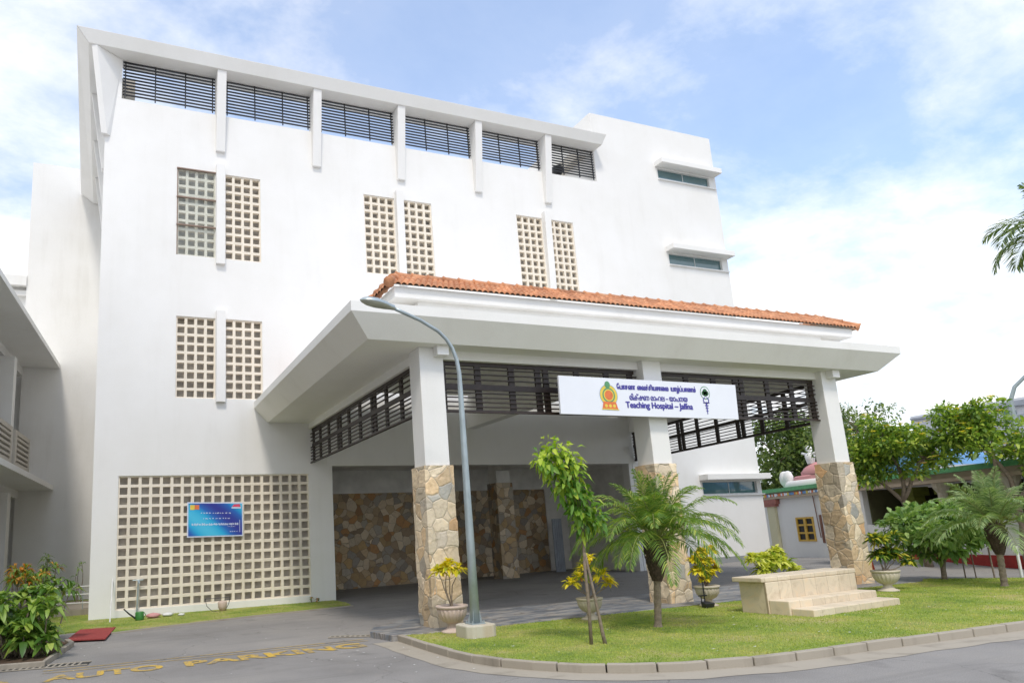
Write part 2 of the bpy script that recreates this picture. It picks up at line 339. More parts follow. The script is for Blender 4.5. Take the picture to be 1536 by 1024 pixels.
def leaves(P, D, Nn, L, W, fold=.18, droop=.25):
    """folded leaf blades: base points P, directions D, normals Nn, lengths L, widths W"""
    D = unit(D); S_ = unit(np.cross(D, Nn)); Nn = np.cross(S_, D); L = L[:, None]; W = W[:, None]
    dn = np.array([[0, 0, -1.]])
    b = P; c = P + D * L * .5; tip = P + D * L + dn * L * droop
    l = c + S_ * W * .5 + Nn * W * fold; r = c - S_ * W * .5 + Nn * W * fold
    l2 = P + D * L * .8 + S_ * W * .3 + dn * L * droop * .55; r2 = P + D * L * .8 - S_ * W * .3 + dn * L * droop * .55
    n = len(P); V = np.stack([b, l, r, c, l2, r2, tip], 1).reshape(-1, 3)
    t = np.array([[0, 3, 1], [0, 2, 3], [1, 3, 4], [3, 2, 5], [3, 6, 4], [3, 5, 6]])
    F = (t[None] + (np.arange(n) * 7)[:, None, None]).reshape(-1, 3); return V, F
def merge(parts):
    V = []; F = []; k = 0
    for v, f in parts: V.append(v); F.append(f + k); k += len(v)
    return np.concatenate(V), np.concatenate(F)
def randdir(n): return unit(rng.normal(size=(n, 3)))
def clump_leaves(centres, radii, per, L, W, up=.4, squash=.8, droop=.25, jitter=.35):
    out = []
    for c, r in zip(centres, radii):
        n = max(4, int(per * (r / np.mean(radii)) ** 2)); d = randdir(n); d[:, 2] *= squash
        P = np.array(c) + d * r * (rng.random((n, 1)) ** .45)
        D = unit(d + rng.normal(size=(n, 3)) * .6 + np.array([0, 0, up * .3])); Nn = unit(rng.normal(size=(n, 3)) * .5 + np.array([0, 0, 1]))
        s = rng.uniform(1 - jitter, 1 + jitter, n); out.append(leaves(P, D, Nn, L * s, W * s, droop=droop))
    return merge(out)
def limb(mb, a, b, r0, r1, bend=.15, n=6, seg=5):
    a, b = Vector(a), Vector(b); k = (b - a).length; off = Vector([random.uniform(-1, 1) * bend * k for _ in range(3)]); pts = []; rs = []
    for i in range(seg + 1):
        t = i / seg; pts.append(a.lerp(b, t) + off * math.sin(math.pi * t) + Vector([random.uniform(-.02, .02) * k for _ in range(3)]) * (0 < i < seg)); rs.append(r0 + (r1 - r0) * t)
    mb.tube(pts, rs, n); return pts[-1]

# ------------------------------------------------------------------ camera (calibrated)
cam = bpy.data.cameras.new('camera'); co = bpy.data.objects.new('camera', cam); COL.objects.link(co); S.camera = co
Rm = Matrix(((.927483, -.027277, -.372869), (-.37057, -.199191, -.907194), (-.049527, .979581, -.194854)))
co.matrix_world = Matrix.Translation((.4423, -19.8442, 1.6096)) @ Rm.to_4x4()
cam.sensor_width = 36; cam.lens = 1052.7323 / 1536 * 36; cam.shift_x = (768 - 593.735) / 1536; cam.shift_y = (600.109 - 512) / 1536
cam.clip_start = .1; cam.clip_end = 3000

# ------------------------------------------------------------------ ground
def hgt(x, y):
    t = min(1, max(0, (y + 8.4) / 4.5)); t = t * t * (3 - 2 * t); return min(.26, max(0, (x - 5.5) * .0135)) * t * (1 if x < 23 else max(0, 1 - (x - 23) / 6))
g = MB(); xs = [-900, -300, -100, -40, -20] + [x * .8 for x in range(-15, 50)] + [45, 60, 100, 300, 900]; ys = [-400, -100, -50, -30] + [y * .6 for y in range(-40, 30)] + [20, 24, 30, 60, 200, 900]
g.add([(x, y, hgt(x, y)) for y in ys for x in xs], [(j * len(xs) + i, j * len(xs) + i + 1, (j + 1) * len(xs) + i + 1, (j + 1) * len(xs) + i) for j in range(len(ys) - 1) for i in range(len(xs) - 1)])
struct('ground', g, M['asphalt'], 'grey worn asphalt road and forecourt')

kin = [(4.92, -8.75), (4.90, -9.4), (4.88, -10.0), (4.88, -10.7), (4.93, -11.3), (5.06, -11.75), (5.26, -12.15), (5.6, -12.62), (6.0, -12.95), (6.5, -13.2), (7.3, -13.42), (8.2, -13.5), (9.3, -13.55), (10.6, -13.62), (12.2, -13.72), (14.2, -13.85), (16.5, -14.0), (19, -14.2), (22.4, -14.5)]
def off(path, d):
    out = []
    for i, p in enumerate(path):
        a = path[max(i - 1, 0)]; b = path[min(i + 1, len(path) - 1)]; t = Vector((b[0] - a[0], b[1] - a[1])).normalized(); out.append((p[0] + t.y * d, p[1] - t.x * d))
    return out
lawn = kin + [(21.2, -12.4), (20.0, -10.7), (19.45, -9.95), (18.85, -9.1), (18.5, -8.5), (17.7, -8.95), (11, -8.86)]
lw = MB(); lw.add([(x, y, .085) for x, y in lawn], [tuple(range(len(lawn)))])
struct('lawn', lw, M['lawn'], 'lawn island of short green grass inside the kerb')
kb = MB(); ko = off(kin, .0); kq = off(kin, .14)
def resample(path, step):
    out = [Vector(path[0])]; 
    for a, b in zip(path, path[1:]):
        a, b = Vector(a), Vector(b); L = (b - a).length; n = max(1, round(L / step))
        for i in range(1, n + 1): out.append(a.lerp(b, i / n))
    return out
kr = [tuple(p) for p in resample(kin, .3)]; kro = off(kr, .10); kre = off(kr, .46)
for i in range(0, len(kr) - 1, 2):      # kerb stones, two short pieces each, with a joint between stones
    j = min(i + 2, len(kr) - 1); idx = list(range(i, j + 1)); z = .125 + random.uniform(-.006, .006)
    ins = [kr[k] for k in idx]; outs = [kro[k] for k in idx]
    def sh(p, q, e): return (p[0] + (q[0] - p[0]) * e, p[1] + (q[1] - p[1]) * e)
    ins[0] = sh(ins[0], ins[1], .03); outs[0] = sh(outs[0], outs[1], .03); ins[-1] = sh(ins[-1], ins[-2], .03); outs[-1] = sh(outs[-1], outs[-2], .03)
    kb.prism((ins + outs[::-1])[::-1], -.02, z - .02)
struct('kerb', kb, M['conc'], 'low tan kerb stones curving round the lawn island', bev=.012)
gt = MB(); n_ = len(kr); ge = off(kr, .5)
gt.add([(x, y, .006) for x, y in off(kr, .02)] + [(x + random.uniform(-.03, .03), y + random.uniform(-.03, .03), .004) for x, y in ge], [(i, i + 1, n_ + i + 1, n_ + i) for i in range(n_ - 1)])
struct('gutter', gt, M['conc'], 'tan concrete gutter strip along the kerb')
pv = MB(); pts = [(4.62, -8.0), (4.75, -8.72), (5.3, -8.86), (11, -8.86), (17.6, -8.95), (17.9, -8.3), (17.5, -6.2), (12, -6.3), (7, -6.5), (5.6, -6.9), (4.9, -7.4)]
pv.prism(pts, -.05, .10); struct('paving_strip', pv, M['slate'], 'streaky blue grey slate paving between driveway and lawn', bev=.01)
gr_edge = [(-.05, -2.55), (.49, -3.55), (1.51, -3.15), (2.7, -2.8), (3.65, -2.51), (4.86, -2.31), (5.72, -2.16), (6.25, -2.05), (6.4, -1.2), (6.4, 0.0), (0, 0.0), (0, 9.5), (-1.7, 9.5), (-1.9, 0), (-1.6, -3.3), (-.3, -2.6)]
gw = MB(); gw.prism(gr_edge, -.05, .03); struct('verge', gw, M['lawn'], 'narrow grass verge along the foot of the white wall')
pt = MB(); random.seed(90)
for i in range(150):
    x, y = (random.uniform(5.2, 16), random.uniform(-13.2, -9.2)) if i < 90 else (random.gauss(4.3, 1.0), random.gauss(-10.6, .7)) if i < 120 else (random.uniform(-.5, 9), random.uniform(-9, -3))
    z = .108 if i < 90 else .012; a = random.uniform(0, 6.28); q = random.uniform(.006, .017); pt.add([(x + q * math.cos(a + k * 1.57) * (1 + k % 2), y + q * math.sin(a + k * 1.57), z + .003 * (k % 2)) for k in range(4)], [(0, 1, 2, 3)])
struct('fallen_petals', pt, M['whitepaint'], 'small white petals scattered on lawn and asphalt', kind='stuff')
gk = MB(); e1 = [(.5, -3.58)] + gr_edge[2:8]; e2 = off(e1, .07)
gk.prism((e1 + e2[::-1])[::-1], -.02, .035); struct('verge_kerb', gk, M['conc'], 'thin concrete edging between verge and asphalt')
# planting bed at left
bd = MB(); bedp = [(-3.2, -6.9), (-.46, -7.42), (-.2, -5.1), (-.35, -4.5), (-1.7, -3.6), (-3.2, -3.4)]
bd.prism(bedp, -.02, .05); struct('planting_bed', bd, M['soil'], 'brown soil bed with pale concrete edge at lower left')
bk = MB(); e1 = [(-3.2, -6.9), (-.46, -7.42), (-.2, -5.1), (-.3, -4.55)]; e2 = off(e1, .09)
bk.prism((e1 + e2[::-1])[::-1], -.02, .085); struct('bed_kerb', bk, M['conc'], 'pale concrete edge of the left planting bed', bev=.01)
# grass blades
def inside(px, py, poly):
    c = np.zeros(len(px), bool); n = len(poly)
    for i in range(n):
        x1, y1 = poly[i]; x2, y2 = poly[(i + 1) % n]
        cond = ((y1 > py) != (y2 > py)) & (px < (x2 - x1) * (py - y1) / (y2 - y1 + 1e-12) + x1); c ^= cond
    return c
def blades(name, poly, z, n, h, label, dens=None):
    a = np.array(poly); X = rng.uniform(a[:, 0].min(), a[:, 0].max(), n); Y = rng.uniform(a[:, 1].min(), a[:, 1].max(), n)
    k = inside(X, Y, poly); X, Y = X[k], Y[k]; m = len(X); th = rng.uniform(0, 2 * np.pi, m); H = h * rng.uniform(.5, 1.3, m); w = .0045 + rng.uniform(0, .004, m)
    P = np.stack([X, Y, np.full(m, z)], 1); s = np.stack([np.cos(th), np.sin(th), np.zeros(m)], 1) * w[:, None]; ln = rng.normal(size=(m, 3)) * h * .45; ln[:, 2] = H
    V = np.stack([P - s, P + s, P + ln], 1).reshape(-1, 3); F = np.arange(3 * m).reshape(-1, 3)
    tag(npmesh(name, V, F, M['blade'], loc=(a[0, 0], a[0, 1], z)), label=label, kind='stuff')
near = off(lawn, .035)
blades('grass', near, .08, 200000, .022, 'short green grass covering the lawn island')
blades('grass', gr_edge, .025, 45000, .025, 'short grass on the verge below the block screen')

# road markings, carved as thin sheets of worn paint
def word(txt, x0, x1, y, h, z, mat, name, font_bold=.035, rot=0):
    cu = bpy.data.curves.new(name, 'FONT'); cu.body = txt; cu.size = 1; cu.offset = font_bold; cu.fill_mode = 'FRONT' if False else 'BOTH'
    ob = bpy.data.objects.new(name, cu); COL.objects.link(ob); dg = bpy.context.evaluated_depsgraph_get(); me = bpy.data.meshes.new_from_object(ob.evaluated_get(dg)); bpy.data.objects.remove(ob)
    v = np.array([tuple(q.co) for q in me.vertices]); f = [tuple(p.vertices) for p in me.polygons]; bpy.data.meshes.remove(me)
    v[:, 0] = (v[:, 0] - v[:, 0].min()) / (v[:, 0].max() - v[:, 0].min()); v[:, 1] = (v[:, 1] - v[:, 1].min()) / (v[:, 1].max() - v[:, 1].min())
    return v, f
rm = MB()
for t, a, b in (('NO', -1.75, -.75), ('AUTO', -.34, 1.2), ('PARKING', 1.5, 4.24)):
    v, f = word(t, a, b, 0, 0, 0, None, 't')
    rm.add([(a + p[0] * (b - a), -8.98 - .02 * (a + p[0] * (b - a)) * 0 + p[1] * .5, .006) for p in v], f)
for ya, yb_, w in ((-7.93, -8.12, .035), (-8.17, -8.33, .03)):
    rm.add([(-.4, ya - w, .006), (4.45, yb_ - w, .006), (4.45, yb_, .006), (-.4, ya, .006)], [(0, 1, 2, 3)])
struct('road_marking', rm, M['roadpaint'], 'worn yellow lettering and two thin yellow lines on the asphalt')

# ------------------------------------------------------------------ HOSPITAL BUILDING
hb = thing('hospital_building', (0, 0, 0), 'four storey white hospital block with breeze block screens and dark louvres under its roof frame', 'building')
P = .27; ZP = 14.65; UP = .272
scr = dict(big=(.614, .614 + 19 * P, .201, 19, 13, .263), )
def win(x, zt, rows): return [(x, x + 4 * P, zt - rows * UP, zt), (x + 5 * P, x + 9 * P, zt - rows * UP, zt)]
W_A = win(2.02, 12.70, 10); W_B = win(2.02, 8.13, 9) ; W_B = [(a, b, 8.13 - 9 * .263, 8.13) for a, b, c, d in W_B]; W_C = win(7.82, 12.72, 10); W_D = win(13.60, 12.78, 10)
big = (.614, .614 + 19 * P, .201, .201 + 13 * .263)
slots = [(20.45, 23.16, 15.27, 15.70), (20.45, 23.2, 11.63, 12.07), (20.6, 23.3, 2.68, 3.13)]
portal = (6.46, 17.5, -1, 3.84)
holes = W_A + W_B + W_C + W_D + [big, portal] + slots
w = MB(); w.grid(0, 17.36, -.6, ZP, 0, .28, [h for h in holes if h[0] < 17 and h is not portal] + [(6.46, 17.36, -.6, 3.84)])
w.grid(17.36, 23.52, -.6, 17.57, 0, .28, slots + [(17.36, 17.5, -.6, 3.84)])
w.build('wall', M['white'], hb)
sd = MB(); sd.box(0, .28, .28, 9.7, -.6, ZP); sd.box(.28, 17.36, .28, 9.7, 13.7, 13.9); sd.box(23.24, 23.52, .28, 12, -.6, 17.57); sd.box(17.36, 17.64, .28, 12, 3.84, 17.57); sd.box(17.64, 23.24, .28, 12, 17.0, 17.2)
sd.box(17.36, 17.64, 4, 12, -.6, 3.84); sd.box(17.36, 23.52, 12, 12.28, -.6, 17.57); sd.box(.28, 17.36, 9.42, 9.7, 4.4, ZP)
sd.build('side_wall', M['white'], hb)
# lintel band, portal interior
lt = MB(); lt.box(6.3, 17.9, -.035, 0, 3.84, 4.08); lt.build('lintel', M['whiteb'], hb)
# breeze-block screens
def screen(rect, nx, nz, name='block_screen', t=.10, fr=.72):
    a, b, c, d = rect; px = (b - a) / nx; pz = (d - c) / nz; m = MB(); hh = []
    ex = px * (1 - fr) / 2; ez = pz * (1 - fr) / 2
    # each block: square funnel opening
    for i in range(nx):
        for j in range(nz):
            x0, x1, z0, z1 = a + i * px, a + (i + 1) * px, c + j * pz, c + (j + 1) * pz
            o_ = [(x0, z0), (x1, z0), (x1, z1), (x0, z1)]; n1 = [(x0 + ex, z0 + ez), (x1 - ex, z0 + ez), (x1 - ex, z1 - ez), (x0 + ex, z1 - ez)]; e2 = 1.18
            n2 = [(x0 + ex * e2, z0 + ez * e2), (x1 - ex * e2, z0 + ez * e2), (x1 - ex * e2, z1 - ez * e2), (x0 + ex * e2, z1 - ez * e2)]
            y = .035 + random.uniform(-.0025, .0025)
            vs = [(x, y, z) for x, z in o_] + [(x, y, z) for x, z in n1] + [(x, y + t, z) for x, z in n2]
            fs = [(k, (k + 1) % 4, 4 + (k + 1) % 4, 4 + k) for k in range(4)] + [(4 + k, 4 + (k + 1) % 4, 8 + (k + 1) % 4, 8 + k) for k in range(4)]
            m.add(vs, fs)
    s = m.build(name, M['block'], hb)
    mm = MB(); mm.box(a - .05, b + .05, .285, .32, c - .05, d + .05); mm.build('backing', M['behind'], s)
    return s
screen(big, 19, 13)
for W_, rows in ((W_A, 10), (W_B, 9), (W_C, 10), (W_D, 10)):
    for q in W_: screen(q, 4, rows)
# glazed cover on the upper left screen
q = W_A[0]; m = MB(); m.box(q[0] + .01, q[1] - .01, .004, .012, q[2] + .01, q[3] - .02); gcv = m.build('glass_cover', M['clear'], hb)
m = MB()
for z in (q[3] - .02, q[3] - .02 - 2.72 * .335, q[3] - .02 - 2.72 * .655): m.box(q[0] - .03, q[1] + .01, -.05, .003, z - .012, z + .022)
m.box(q[0] - .02, q[0] + .008, -.012, .003, q[2], q[3]); m.build('bar', plain('bracket_brown', (.25, .17, .13), .5), gcv)
# projecting mullions between the screens
for x, z0, z1 in ((3.11, 9.78, 12.93), (3.11, 5.66, 8.33), (8.91, 9.7, 12.95), (14.69, 9.7, 13.0)):
    m = MB(); m.hexa([(x, -.12, z0), (x + .26, -.12, z0), (x + .26, .2, z0), (x, .2, z0), (x, -.2, z1), (x + .26, -.2, z1), (x + .26, .2, z1), (x, .2, z1)]); m.build('mullion', M['white'], hb, bev=.008)
# slot windows with hoods
for i, (a, b, c, d) in enumerate(slots):
    m = MB(); m.box(a - .02, b + .02, .10, .12, c - .02, d + .02); wn = m.build('window', M['teal'], hb)
    m = MB(); m.box(a + (b - a) * .5, a + (b - a) * .5 + .02, .085, .1, c, d); m.box(a, b, .07, .1, c, c + .03); m.build('frame', M['whitepaint'], wn)
    m = MB(); m.box(a - .12, b + .32, -.42, 0, d + .06, d + .27); m.build('hood', M['whiteb'], wn, bev=.012)
    m = MB(); m.box(a - .03, b + .3, -.06, 0, c - .06, c - .015); m.build('sill', M['whiteb'], wn)
    m = MB(); m.box(a - .2, b + .2, .9, 1.0, c - .3, d + .5); m.build('blind', M['interior'], wn)
# roof frame: a ring of slab with splayed fascia, front and left
ZS, ZT = 15.93, 16.3
rf = MB()
# front bar: outer lower edge y -.47, upper edge -.60 ; left bar outer x -.5/-.82
fb = [(-.5, -.47, ZS), (17.4, -.47, ZS), (17.4, .42, ZS), (.42, .42, ZS)]; ft = [(-.82, -.62, ZT), (17.54, -.62, ZT), (17.36, .42, ZT), (.42, .42, ZT)]
rf.hexa(fb + ft)
lb = [(-.5, -.47, ZS), (.42, .42, ZS), (.42, 9.68, ZS), (-.57, 9.68, ZS)]; ltp = [(-.82, -.62, ZT), (.42, .42, ZT), (.42, 9.68, ZT), (-1.05, 9.68, ZT)]
rf.add(lb + ltp, [(3, 2, 1, 0), (4, 5, 6, 7), (1, 2, 6, 5), (2, 3, 7, 6), (3, 0, 4, 7)])
rf.build('roof_frame', M['whiteb'], hb, bev=.01)
m = MB(); m.box(.42, 17.36, 9.2, 9.68, ZS, ZT); m.box(17.0, 17.36, .45, 9.2, ZS, ZT); m.build('rear_roof_frame', M['cream'], hb)
# corner fin and regular tapered fins
m = MB()
m.hexa([(-.10, -.12, 13.38), (.06, -.12, 13.38), (.16, .004, 13.38), (-.004, .12, 13.38), (-.42, -.43, ZS - .003), (-.28, -.46, ZS - .003), (.42, .004, ZS - .003), (-.004, .42, ZS - .003)])
m.box(0.003, .42, .003, .277, ZP, ZS - .003); m.build('corner_fin', M['white'], hb, bev=.008)
fx = [3.11, 6.12, 9.04, 11.98, 14.88]
for x in fx:
    m = MB(); m.hexa([(x, -.1, 13.40), (x + .27, -.1, 13.40), (x + .27, .0, 13.40), (x, .0, 13.40), (x, -.43, ZS - .003), (x + .27, -.43, ZS - .003), (x + .27, .0, ZS - .003), (x, .0, ZS - .003)])
    m.box(x + .002, x + .268, 0.002, .25, ZP, ZS - .004); m.build('fin', M['white'], hb, bev=.008)
for y in (1.95, 4.75, 7.4):
    m = MB(); m.hexa([(-.1, y, 13.4), (0, y, 13.4), (0, y + .27, 13.4), (-.1, y + .27, 13.4), (-.46, y, ZS - .003), (0, y, ZS - .003), (0, y + .27, ZS - .003), (-.46, y + .27, ZS - .003)])
    m.box(0.002, .25, y + .002, y + .268, ZP, ZS - .004); m.build('fin', M['white'], hb, bev=.008)
for y in (.9, 8.8): m = MB(); m.box(.42, .8, y, y + .38, 13.9, ZS); m.build('inner_pier', M['cream'], hb)
# dark metal louvres below the roof frame
edges = [.44] + [v for x in fx for v in (x - .01, x + .28)] + [17.34]
def louvre(F, a, b, name='louvre'):
    m = MB(); n = 11; zb, zt = 14.84, 15.90
    for k in range(n): z = zb + (zt - zb) * k / (n - 1) - .02; m.tbox(F, a, b, .045, .095, z, z + .03)
    L = b - a; ps = [.05] + [L * .335, L * .66] + [L - .1]
    if L < 2.4: ps = [L * .33, L * .66, L - .1]
    for s_ in ps: m.tbox(F, a + s_, a + s_ + .035, .02, .05, zb - .12, zt)
    return m.build(name, M['metalslat'], hb)
for i in range(0, len(edges), 2): louvre(lambda x, y, z: (x, y, z), edges[i], edges[i + 1])
for a, b in ((.3, 1.93), (2.24, 4.73), (5.04, 7.38), (7.7, 9.1)): louvre(lambda x, y, z: (y + .02, x, z), a, b)
# lower parapet rise beyond: rear low annex wing on the left, same plastered block
m = MB(); m.box(-2.86, -.0, 9.7, 15, -.6, 17.43); m.build('rear_block', M['grime'], hb)
m = MB(); m.box(-8, -2.86, 10.0, 15, -.6, 12.1); m.box(-8, -2.86, 9.6, 15, 12.1, 12.5); m.box(-8, -2.86, 9.8, 15, 11.75, 11.95); m.build('rear_low_block', M['grime'], hb)

# porte-cochere interior (inside the building)
fl = .14
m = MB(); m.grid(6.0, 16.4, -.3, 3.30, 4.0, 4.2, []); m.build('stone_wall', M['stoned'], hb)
m = MB(); m.box(5.9, 17.36, 3.95, 4.2, 3.30, 4.3); m.build('inner_wall', M['interior'], hb)
m = MB(); m.box(6.0, 17.36, .28, 3.95, 4.10, 4.3); m.build('inner_ceiling', M['interior'], hb)
m = MB(); m.box(17.36, 17.64, .28, 4.0, -.6, 3.84); m.build('inner_side_wall', M['interior'], hb); m = MB(); m.box(16.4, 17.36, 3.95, 4.2, -.3, 3.3); m.build('inner_wall', M['interior'], hb)
m = MB(); m.box(6.0, 6.44, .28, 4.2, -.3, 4.1); m.build('inner_side_wall', M['interior'], hb)
for x in (13.1,):
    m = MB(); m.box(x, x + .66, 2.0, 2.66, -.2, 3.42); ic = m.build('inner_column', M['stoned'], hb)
    m = MB(); m.box(x + .06, x + .60, 2.06, 2.6, 3.42, 4.1); m.box(x + .06, x + .60, .28, 2.06, 3.85, 4.1); m.build('inner_column_head', M['interior'], ic)
m = MB()
for k in range(5): m.tube([(16.0 + .085 * k, 3.0, 0), (16.0 + .085 * k, 3.0, 2.1)], .045, 8)
m.build('corrugated_sheet', M['sheet'], hb)
m = MB(); m.box(17.3, 17.45, -.03, .3, -.3, 3.84); m.build('portal_pier', M['white'], hb)
m = MB(); m.box(17.9, 23.6, -.05, 0, -.3, .42); m.build('plinth', plaster('grey_plinth', (.30, .31, .32), amount=.4), hb)

# ------------------------------------------------------------------ ENTRANCE CANOPY
ec = thing('entrance_canopy', (11.2, -4.5, 0), 'white entrance canopy with clay tiled edge on three stone clad columns', 'canopy')
XL, XR, YF = 4.19, 18.55, -8.91; Z1, Z2, Z3 = 5.70, 5.52, 5.10; xl3, xr3, yf3 = 4.57, 17.95, -8.66
ixl, ixr, iy = 5.80, 16.70, -8.20
m = MB()
A = [(XL, YF, Z2), (XR, YF, Z2), (XR, 0, Z2), (XL, 0, Z2)]; B = [(XL, YF, Z1), (XR, YF, Z1), (XR, 0, Z1), (XL, 0, Z1)]; Cc = [(xl3, yf3, Z3), (xr3, yf3, Z3), (xr3, 0, Z3), (xl3, 0, Z3)]
D_ = [(ixl, iy, Z3), (ixr, iy, Z3), (ixr + 1, 0, Z3), (ixl, 0, Z3)]; E_ = [(ixl, iy, 6.1), (ixr, iy, 6.1), (ixr, 0, 6.1), (ixl, 0, 6.1)]
V_ = A + B + Cc + D_ + E_
fs = [(0, 1, 5, 4), (1, 2, 6, 5), (3, 0, 4, 7), (8, 9, 1, 0), (9, 10, 2, 1), (11, 8, 0, 3), (12, 13, 9, 8), (13, 14, 10, 9), (15, 12, 8, 11),
      (16, 17, 13, 12), (17, 18, 14, 13), (19, 16, 12, 15)]
# split bands: fascia / splay / soffit as parts
def sub(name, faces, mat, bev=0):
    k = MB(); k.add(V_, faces); o = k.build(name, mat, ec); return o
sub('fascia', fs[0:3], M['whiteb']); sub('splayed_soffit', fs[3:6], M['soffit']); sub('soffit', fs[6:9], M['whiteb'])
def ring(x0, x1, y0, t, z0, z1, y1=-.003):
    k = MB(); k.box(x0, x1, y0, y0 + t, z0, z1); k.box(x0, x0 + t, y0 + t, y1, z0, z1); k.box(x1 - t, x1, y0 + t, y1, z0, z1); return k
ring(XL + .01, XR - .01, YF + .01, 1.45, Z1 - .02, Z1 - .004).build('deck', M['whiteb'], ec)
# ring beam and inner ceiling
m = MB(); bt = 4.93
m.box(5.78, 5.98, -8.0, -.003, bt, 6.1); m.hexa([(16.52, -8.0, bt), (16.72, -8.0, bt), (17.72, -.003, bt), (17.52, -.003, bt), (16.52, -8.0, 6.1), (16.72, -8.0, 6.1), (17.72, -.003, 6.1), (17.52, -.003, 6.1)]); m.box(5.78, 16.72, -8.22, -8.0, bt, 6.1); m.build('ring_beam', M['whiteb'], ec)
m = MB(); m.box(5.98, 16.52, -8.0, -.30, 6.02, 6.10); m.add([(16.521, -8.0, 6.03), (17.48, -.3, 6.03), (16.521, -.3, 6.03)], [(0, 1, 2)]); m.build('ceiling', M['whiteb'], ec)
for x in (11.0,):
    m = MB(); m.box(x, x + .35, -8.0, -.003, 5.0, 6.02); m.build('beam', M['whiteb'], ec)
# upper tier fascia and recess
m = ring(5.42, 17.55, -7.98, .3, Z1 - .004, 6.05); m.build('recessed_band', M['soffit'], ec)
m = ring(5.25, 17.75, -8.34, .8, 6.05, 6.27); m.build('upper_fascia', M['whiteb'], ec, bev=.01)
# clay tiles: hip skirt of barrel rows
def tiles():
    m = MB()
    def run(p0, p1, q0, q1, n, rows):  # eave from p0 to p1, ridge from q0 to q1
        p0, p1, q0, q1 = map(Vector, (p0, p1, q0, q1))
        for i in range(n):
            for r in range(rows):
                a0, a1 = i / n, (i + 1) / n
                v0, v1 = r / rows, min(1, (r + 1.25) / rows); lift = .022
                K = 5; vs = []
                for vv, zz in ((v0, lift), (v1, 0)):
                    for k in range(K + 1):
                        t = k / K; u_ = a0 + (a1 - a0) * t
                        e = p0.lerp(p1, u_); rd = q0.lerp(q1, u_); pt = e.lerp(rd, vv)
                        hh = .045 * math.sin(math.pi * t) ** .7 if t not in (0, 1) else 0
                        vs.append(tuple(pt + Vector((0, 0, hh + zz + .01 + random.uniform(0, .004)))))
                for k in range(K + 1): x, y, z = vs[k]; vs.append((x, y, z - .028))
                f = [(k, k + 1, K + 2 + k, K + 1 + k) for k in range(K)] + [(2 * (K + 1) + k, 2 * (K + 1) + k + 1, k + 1, k) for k in range(K)]
                m.add(vs, f)
    ex0, ex1, ey, ez = 5.12, 17.95, -8.42, 6.27; rx0, rx1, ry, rz = 5.50, 17.5, -7.85, 6.66
    run((ex0, ey, ez), (ex1, ey, ez), (rx0, ry, rz), (rx1, ry, rz), 104, 4)
    run((ex0, -.1, ez), (ex0, ey, ez), (rx0, -.1, rz), (rx0, ry, rz), 54, 3)
    run((ex1, ey, ez), (ex1, -.1, ez), (rx1, ry, rz), (rx1, -.1, rz), 54, 3)
    t = m.build('tiled_roof', M['tile'], ec, smooth=False)
    m = MB()
    def caps(a, b, step=.34, r=.085):
        a, b = Vector(a), Vector(b); n = max(1, round((b - a).length / step))
        for i in range(n):
            p = a.lerp(b, i / n); q = a.lerp(b, (i + 1.12) / n); m.tube([p + Vector((0, 0, .0)), p.lerp(q, .12), q], [r * 1.28, r * 1.05, r * .86], 10)
    caps((rx0, ry, rz), (rx1, ry, rz)); caps((rx0, -.1, rz), (rx0, ry, rz)); caps((rx1, ry, rz), (rx1, -.1, rz)); caps((ex0, ey, ez + .04), (rx0, ry, rz)); caps((ex1, ey, ez + .04), (rx1, ry, rz))
    m.build('ridge_caps', M['tile'], t, smooth=True)
    m = MB(); m.add([(ex0, ey, ez), (ex1, ey, ez), (rx1, ry, rz), (rx0, ry, rz), (ex0, -.1, ez), (rx0, -.1, rz), (ex1, -.1, ez), (rx1, -.1, rz)], [(0, 1, 2, 3), (4, 0, 3, 5), (1, 6, 7, 2)])
    m.build('roof_bed', M['conc'], t)
tiles()
# columns
for x in (5.62, 10.82, 16.25):
    m = MB(); m.box(x + .05, x + .54, -8.37, -7.88, 2.89, Z3 + .002); col = m.build('column', M['white'], ec, bev=.012)
    m = MB(); NS = 15; NZ = 70; per = []
    for k in range(4 * NS):
        e, t = divmod(k, NS); t /= NS; per.append([(t, 0), (1, t), (1 - t, 1), (0, 1 - t)][e])
    from mathutils import noise as mn
    vs = []
    for j in range(NZ + 1):
        z = -.05 + 2.94 * j / NZ
        for (pu, pw) in per:
            q = Vector((x + .59 * pu, -8.42 + .59 * pw, z)); dn = Vector((pu - .5, pw - .5, 0)); dn = Vector((math.copysign(1, dn.x) if abs(dn.x) > .499 else 0, math.copysign(1, dn.y) if abs(dn.y) > .499 else 0, 0))
            cell = mn.cell(q * 4.2 + mn.noise_vector(q * 3) * .6); hgt_ = (cell - .5) * .008 + mn.noise(q * 14) * .004; vs.append(tuple(q + dn * hgt_))
    n4 = 4 * NS; m.add(vs, [(j * n4 + i, j * n4 + (i + 1) % n4, (j + 1) * n4 + (i + 1) % n4, (j + 1) * n4 + i) for j in range(NZ) for i in range(n4)] + [tuple(range(NZ * n4, NZ * n4 + n4))])
    m.build('stone_cladding', M['stone'], col)
for x in (5.98, 17.0 - .52):
    m = MB(); m.box(x - .02, x + .22, -8.56, -8.37, 4.92, Z3 + .001); m.build('beam_end', M['whiteb'], ec, bev=.008)
